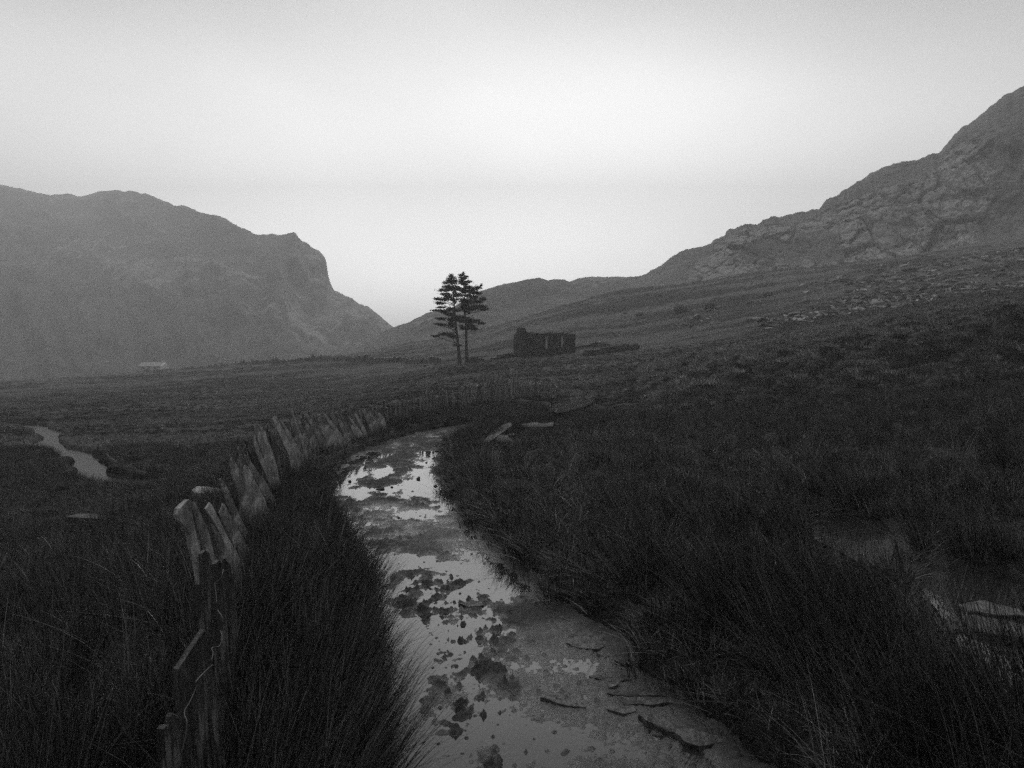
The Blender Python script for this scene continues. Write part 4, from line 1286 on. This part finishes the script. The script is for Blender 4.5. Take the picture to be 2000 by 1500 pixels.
scree_protos = []
for k in range(8):
    pts = [(math.cos(a) * random.uniform(.6, 1.0), math.sin(a) * random.uniform(.35, .65)) for a in sorted(random.uniform(0, 6.28) for _ in range(7))]
    me = slab_mesh("slate_block", pts, .22, .02, 9, .02)
    me.materials.append(M_SCREE); scree_protos.append(me)
SC_POLYS = [([(1480,625),(1490,585),(1560,560),(1700,522),(1850,503),(2010,483),(2010,560),(1850,578),(1800,600),(1700,602),(1600,628),(1500,642)], 1.0),
            ([(1690,622),(1860,606),(1835,630),(1700,637)], 1.0), ([(1310,640),(1330,600),(1490,590),(1470,640)], .3)]
cand = []
tries = 0
pxs = rng.uniform(1300, 2040, 20000); dds = np.exp(rng.uniform(math.log(95), math.log(300), 20000))
xs = dds * (pxs - 1000) / F; zs = ground_height(xs, dds)
pys = 728 - (zs - CAMZ) / dds * F
keep = np.zeros(len(pxs), bool)
for poly, prob in SC_POLYS:
    keep |= (poly_sd(pxs, pys, poly) < 0) & (rng.uniform(0, 1, len(pxs)) < prob)
clump = fbm(xs * .07, dds * .07, 3, 700)
keep &= clump > -0.06 - .22 * sstep(1700, 1800, pxs) + rng.uniform(-.12, .12, len(pxs))
idx = np.where(keep)[0][:2600]
size = np.exp(rng.normal(-0.35, 0.6, len(idx)))
app = size / dds[idx]
big = set(np.argsort(-app)[:285].tolist())
sv, sf = [], []
for n_, i in enumerate(idx):
    sc = float(np.clip(size[n_], .2, 1.5))
    Mx = (Matrix.Translation((xs[i], dds[i], zs[i] - .05 * sc)) @ Matrix.Rotation(random.uniform(0, 6.28), 4, 'Z') @ Matrix.Rotation(math.pi / 2 + random.gauss(0, .55), 4, 'X') @ Matrix.Rotation(random.gauss(0, .3), 4, 'Y') @ Matrix.Diagonal((sc, sc * random.uniform(.7, 1.5), sc, 1)))
    me = scree_protos[n_ % 8]
    if n_ in big:
        o = obj("slate_block", me); o.matrix_world = Mx
        tag(o, "grey slate block among the quarry spoil strewn below the right-hand crag", "slate block", "slate blocks in the spoil below the right-hand crag")
    else:
        b = len(sv)
        sv += [tuple(Mx @ v.co) for v in me.vertices]; sf += [tuple(b + q for q in p.vertices) for p in me.polygons]
o = obj("scree", new_mesh("scree", sv, sf), M_SCREE)
tag(o, "small broken slate strewn between the larger spoil blocks", "scree", kind="stuff")

# ------------------------------------------------------------------ grass and rushes
def tuft(name, n, h, hvar, spread, base_r, width, curl, lean=0.0, seg=4, seed=0):
    r = np.random.default_rng(seed)
    V, T, C = [], [], []
    for k in range(n):
        a = r.uniform(0, 2 * math.pi); br = base_r * math.sqrt(r.uniform(0, 1))
        bx, by = br * math.cos(a), br * math.sin(a)
        hh = h * (1 - hvar * r.uniform(0, 1) ** 0.7)
        da = a + r.normal(0, .7)
        tilt = abs(r.normal(0, spread))
        dx, dy = math.sin(tilt) * math.cos(da) + lean * r.uniform(.5, 1.2), math.sin(tilt) * math.sin(da) + r.normal(0, .05)
        cu = curl * r.uniform(.3, 1.5)
        wa = r.uniform(0, math.pi); wx, wy = math.cos(wa) * width, math.sin(wa) * width
        b = len(V)
        tone = min(4.0, math.exp(r.normal(0, .8))); C += [tone] * (2 * seg + 1)
        for s_ in range(seg + 1):
            q = s_ / seg
            out = q + cu * q * q
            zf = q - 0.45 * cu * q * q * (abs(dx) + abs(dy))
            x, y, z = bx + dx * hh * out, by + dy * hh * out, hh * zf * math.sqrt(max(.15, 1 - min(.8, dx * dx + dy * dy)))
            w = (1 - q ** 2 * .85) * .5
            if s_ < seg:
                V += [(x - wx * w, y - wy * w, z), (x + wx * w, y + wy * w, z)]
            else:
                V.append((x, y, z))
        for s_ in range(seg - 1):
            i = b + 2 * s_
            T += [(i, i + 1, i + 3), (i, i + 3, i + 2)]
        i = b + 2 * (seg - 1)
        T.append((i, i + 1, i + 2))
    me = tri_mesh(name, V, T)
    add_attr(me, "tone", C)
    return me

def scatter(name, label, protos, mat, P, rot, scl, kind="stuff", cat="grass"):
    c = bpy.data.collections.new(name + "_tufts")
    for k, me in enumerate(protos):
        me.materials.append(mat)
        c.objects.link(bpy.data.objects.new("%s_tuft_%d" % (name, k), me))
    me = bpy.data.meshes.new(name)
    me.vertices.add(len(P)); me.vertices.foreach_set("co", np.asarray(P, np.float32).ravel())
    add_attr(me, "rot", rot); add_attr(me, "scl", scl)
    at = me.attributes.new("pick", 'INT', 'POINT'); at.data.foreach_set("value", rng.integers(0, len(protos), len(P)).astype(np.int32))
    me.update()
    o = obj(name, me, None)
    tag(o, label, cat, kind=kind)
    ng = bpy.data.node_groups.new(name, 'GeometryNodeTree')
    ng.interface.new_socket("Geometry", in_out='INPUT', socket_type='NodeSocketGeometry')
    ng.interface.new_socket("Geometry", in_out='OUTPUT', socket_type='NodeSocketGeometry')
    N, L = ng.nodes, ng.links
    gi, go = N.new("NodeGroupInput"), N.new("NodeGroupOutput")
    iop = N.new("GeometryNodeInstanceOnPoints")
    ci = N.new("GeometryNodeCollectionInfo")
    ci.inputs[0].default_value = c
    ci.inputs["Separate Children"].default_value = True
    ci.inputs["Reset Children"].default_value = True
    def named(nm, dt):
        a = N.new("GeometryNodeInputNamedAttribute"); a.data_type = dt; a.inputs[0].default_value = nm
        return a.outputs[0]
    ce = N.new("ShaderNodeCombineXYZ"); L.new(named("rot", 'FLOAT'), ce.inputs[2])
    cs = N.new("ShaderNodeCombineXYZ"); sn = named("scl", 'FLOAT')
    for i in range(3): L.new(sn, cs.inputs[i])
    e2r = N.new("FunctionNodeEulerToRotation"); L.new(ce.outputs[0], e2r.inputs[0])
    L.new(gi.outputs[0], iop.inputs["Points"]); L.new(ci.outputs[0], iop.inputs["Instance"])
    iop.inputs["Pick Instance"].default_value = True
    L.new(named("pick", 'INT'), iop.inputs["Instance Index"])
    L.new(e2r.outputs[0], iop.inputs["Rotation"]); L.new(cs.outputs[0], iop.inputs["Scale"])
    L.new(iop.outputs[0], go.inputs[0])
    md = o.modifiers.new("scatter", 'NODES'); md.node_group = ng
    return o

def sample_wedge(n, d0, d1, half=0.60):
    d = np.sqrt(rng.uniform(d0 * d0, d1 * d1, n))
    return d * rng.uniform(-half, half, n), d

def clear_mask(x, y, pad_track=0.0, pad_stream=1.05):
    td, ta, ts = polyline_dist(x, y, TRACK)
    sdist, _, _ = polyline_dist(x, y, STREAM)
    hf_ = track_half(ta)
    ok = ((td > hf_ + pad_track) | (hf_ < .2)) & (sdist > pad_stream)
    for poly, z in POOLS:
        ok &= poly_sd(x, y, poly) > 0.22
    return ok, td, ts

def zones(x, y):
    td, ta, ts = polyline_dist(x, y, TRACK)
    fd, fa_, fs = polyline_dist(x, y, FENCE)
    bank = (ts < 0) & (fs > 0)            # strip between fence and track
    left = fs < 0
    right = ts > 0
    return td, fd, bank, left, right

def plant(name, label, protos, mat, x, y, rot, scl, sink=0.02):
    z = ground_height(x, y) - sink
    print("PLANT", name, len(x))
    scatter(name, label, protos, mat, np.stack([x, y, z], 1), rot, scl)

# 1 rushes on the bank between fence and track, arching out over the water
x, y = sample_wedge(30000, 1.7, 40, .62)
ok, td, ts = clear_mask(x, y, 0.02)
td, fd, bank, left, right = zones(x, y)
dens = np.where(y < 16, 1.0, np.where(y < 26, .55, .8))
dens = dens * (0.35 + 0.65 * sstep(-.3, .1, fbm(x * .9, y * .9, 3, 805)))
keep = ok & bank & ((td > 1.3) | (y < 13.5) | (y > 27)) & (rng.uniform(0, 1, len(x)) < dens * np.clip(9 / y, .35, 1) * 1.0)
x, y = x[keep], y[keep]
extra_n = 900
tt = rng.uniform(0, 1, extra_n)
ex = np.interp(2 + tt * 14, np.array(TRACK)[:, 1], np.array(TRACK)[:, 0]) - 1.0 - rng.uniform(0, 1.1, extra_n); ey = 2 + tt * 14
ok, td, ts = clear_mask(ex, ey, 0.0)
td, fd, bank, left, right = zones(ex, ey)
m = ok & bank
x = np.concatenate([x, ex[m]]); y = np.concatenate([y, ey[m]])
hgt = np.interp(y, [0, 4, 7, 10, 14, 17, 26, 31, 34, 40], [.85, .85, .75, .55, .48, .42, .36, .45, .5, .5]) * rng.uniform(.7, 1.1, len(y))
protos = [tuft("rush", 95, 1.0, .5, .28, .12, .0052, .35, .28, 4, 100 + k) for k in range(6)]
plant("bank_rushes", "tall dark rushes on the bank between slate fence and track", protos, M_RUSH, x, y, rng.normal(-.25, .55, len(x)), hgt)

# 2 tall rushes on the wet ground at right, leaning left
x, y = sample_wedge(20000, 2.2, 36, .64)
ok, td, ts = clear_mask(x, y, 0.35)
td, fd, bank, left, right = zones(x, y)
px = 1000 + F * x / y
n1 = fbm(x * .35, y * .35, 3, 801)
want = sstep(0.7, 1.7, td) * (0.35 + 0.9 * sstep(-0.2, 0.35, n1)) * np.where(y < 10, 1.0, np.where(y < 16, .6, .5))
want *= 1 - .75 * (sstep(900, 1050, px) * (1 - sstep(1400, 1600, px)) * sstep(9, 12, y) * (1 - sstep(22, 27, y)))
want = want * (0.3 + 0.9 * sstep(-.2, .15, fbm(x * .8, y * .8, 3, 806))) * np.where((px > 1585) & (px < 1745) & (y > 7.0) & (y < 10.9), .2, 1.0) * np.where((px > 1800) & (y > 4.6) & (y < 7.4), .3, 1.0)
bend = (y > 25) & (td < 3.0)
want = np.where(bend, 2.2, want)
keep = ok & right & (rng.uniform(0, 1, len(x)) < want * np.clip(7 / y, .3, 1))
x, y = x[keep], y[keep]
hgt = rng.uniform(.6, 1.0, len(x)) * np.interp(y, [2, 8, 14, 36], [1.0, .95, .8, .7])
protos = [tuft("rush", 85, 1.0, .5, .22, .13, .0052, .3, .38, 4, 120 + k) for k in range(6)]
plant("leaning_rushes", "tall dark rushes leaning left over the wet ground right of the track", protos, M_RUSH, x, y, math.pi + rng.normal(.25, .4, len(x)), hgt)

# 3 rushes left of the fence
x, y = sample_wedge(26000, 2.0, 42, .62)
ok, td, ts = clear_mask(x, y, 0.0, 1.3)
td, fd, bank, left, right = zones(x, y)
n1 = fbm(x * .3, y * .3, 3, 811)
pxl = 1000 + F * x / y
want = np.where((y > 20) & (pxl < 330), 0.0, 1.0) * np.where(y < 12, 0.9, np.where(y < 26, .55 + .5 * (n1 > .05), .12 + .5 * (n1 > .2)))
want = want * (0.3 + 0.8 * sstep(-.25, .1, fbm(x * .8, y * .8, 3, 807)))
keep = ok & left & (fd > .12) & (rng.uniform(0, 1, len(x)) < want * np.clip(9 / y, .3, 1))
x, y = x[keep], y[keep]
hgt = rng.uniform(.5, .9, len(x)) * np.interp(y, [2, 10, 20, 40], [.95, .8, .8, .6])
protos = [tuft("rush", 90, 1.0, .55, .26, .14, .005, .35, .10, 4, 140 + k) for k in range(6)]
plant("field_rushes", "dense dark rushes in the field left of the slate fence", protos, M_RUSH, x, y, rng.uniform(0, 6.28, len(x)), hgt)

# 3b bleached dead stems among the rushes
x, y = sample_wedge(2600, 2.2, 24, .62)
ok, td, ts = clear_mask(x, y, 0.1, 1.3)
n1 = fbm(x * .6, y * .6, 3, 815)
keep = ok & (n1 > -.1) & ((y > 4.5) | (x > .8)) & (rng.uniform(0, 1, len(x)) < np.clip(8 / y, .35, 1))
x, y = x[keep], y[keep]
protos = [tuft("rush", 16, 1.0, .5, .55, .18, .005, .9, .25, 5, 150 + k) for k in range(6)]
plant("dead_stems", "pale dead stems bent over among the dark rushes", protos, M_DEAD, x, y, rng.uniform(0, 6.28, len(x)), rng.uniform(.35, .8, len(x)))

# 4 short moor grass everywhere near
x, y = sample_wedge(42000, 1.8, 45, .64)
ok, td, ts = clear_mask(x, y, -0.14, 1.1)
keep = ok & (rng.uniform(0, 1, len(x)) < np.clip(10 / y, .42, 1))
x, y = x[keep], y[keep]
n1 = fbm(x * .4, y * .4, 3, 821)
hgt = (.26 + .14 * n1) * rng.uniform(.7, 1.3, len(x)) * np.interp(y, [2, 10, 45], [.8, .9, 1.5])
protos = [tuft("grass", 90, 1.0, .6, .62, .55, .018, .9, .0, 3, 160 + k) for k in range(6)]
plant("moor_grass", "short tufted moor grass and moss around the track", protos, M_GRASS, x, y, rng.uniform(0, 6.28, len(x)), hgt)

# 5 tussock grass farther off
x, y = sample_wedge(56000, 34, 125, .60)
ok, td, ts = clear_mask(x, y, 0.0, 1.15)
hz = hummock_zone(x, y)
n1 = fbm(x * .05, y * .12, 3, 831)
keep = ok & (rng.uniform(0, 1, len(x)) < np.clip(60 / y, .3, 1) * (0.55 + .45 * hz))
x, y, n1, hz = x[keep], y[keep], n1[keep], hz[keep]
hm_ = hummocks(x, y)
hgt = (.20 + .07 * n1 + .10 * hz) * rng.uniform(.7, 1.35, len(x))
protos = [tuft("tussock", 90, 1.0, .55, .6, .9, .05, .9, .25, 3, 180 + k) for k in range(6)]
pale = np.where(hz > .4, hm_ + rng.normal(0, .08, len(x)) > .18, n1 + rng.normal(0, .10, len(x)) > .0)
ble = pale & (hz > .4)
for sel, nm, lab, mt in ((ble, "hummock_grass", "bleached grass on the hummocky bank right of the fence's far end", M_BLEACH), (pale & ~ble, "pale_tussock_grass", "pale bent tussock grass across the farther moor", M_PALE), (~pale, "dark_tussock_grass", "dark rushy tussocks in bands across the farther moor", M_DARKTUS)):
    plant(nm, lab, [p.copy() for p in protos], mt, x[sel], y[sel], math.pi * .9 + rng.normal(0, .7, sel.sum()), hgt[sel])

# ------------------------------------------------------------------ haze
hz_me = box_mesh("haze", -2450, 2450, -2300, 2450, -16, 470)
hz_m = bpy.data.materials.new("haze"); hz_m.use_nodes = True
nt = hz_m.node_tree; nt.nodes.clear()
ho = nt.nodes.new("ShaderNodeOutputMaterial"); pv = nt.nodes.new("ShaderNodeVolumePrincipled")
pv.inputs["Color"].default_value = g(1.0)
pv.inputs["Density"].default_value = HAZE_DENSITY
pv.inputs["Anisotropy"].default_value = 0.0
nt.links.new(pv.outputs[0], ho.inputs["Volume"])
hz_o = obj("haze", hz_me, hz_m)
tag(hz_o, "thin rain mist filling the valley", "mist", kind="stuff")
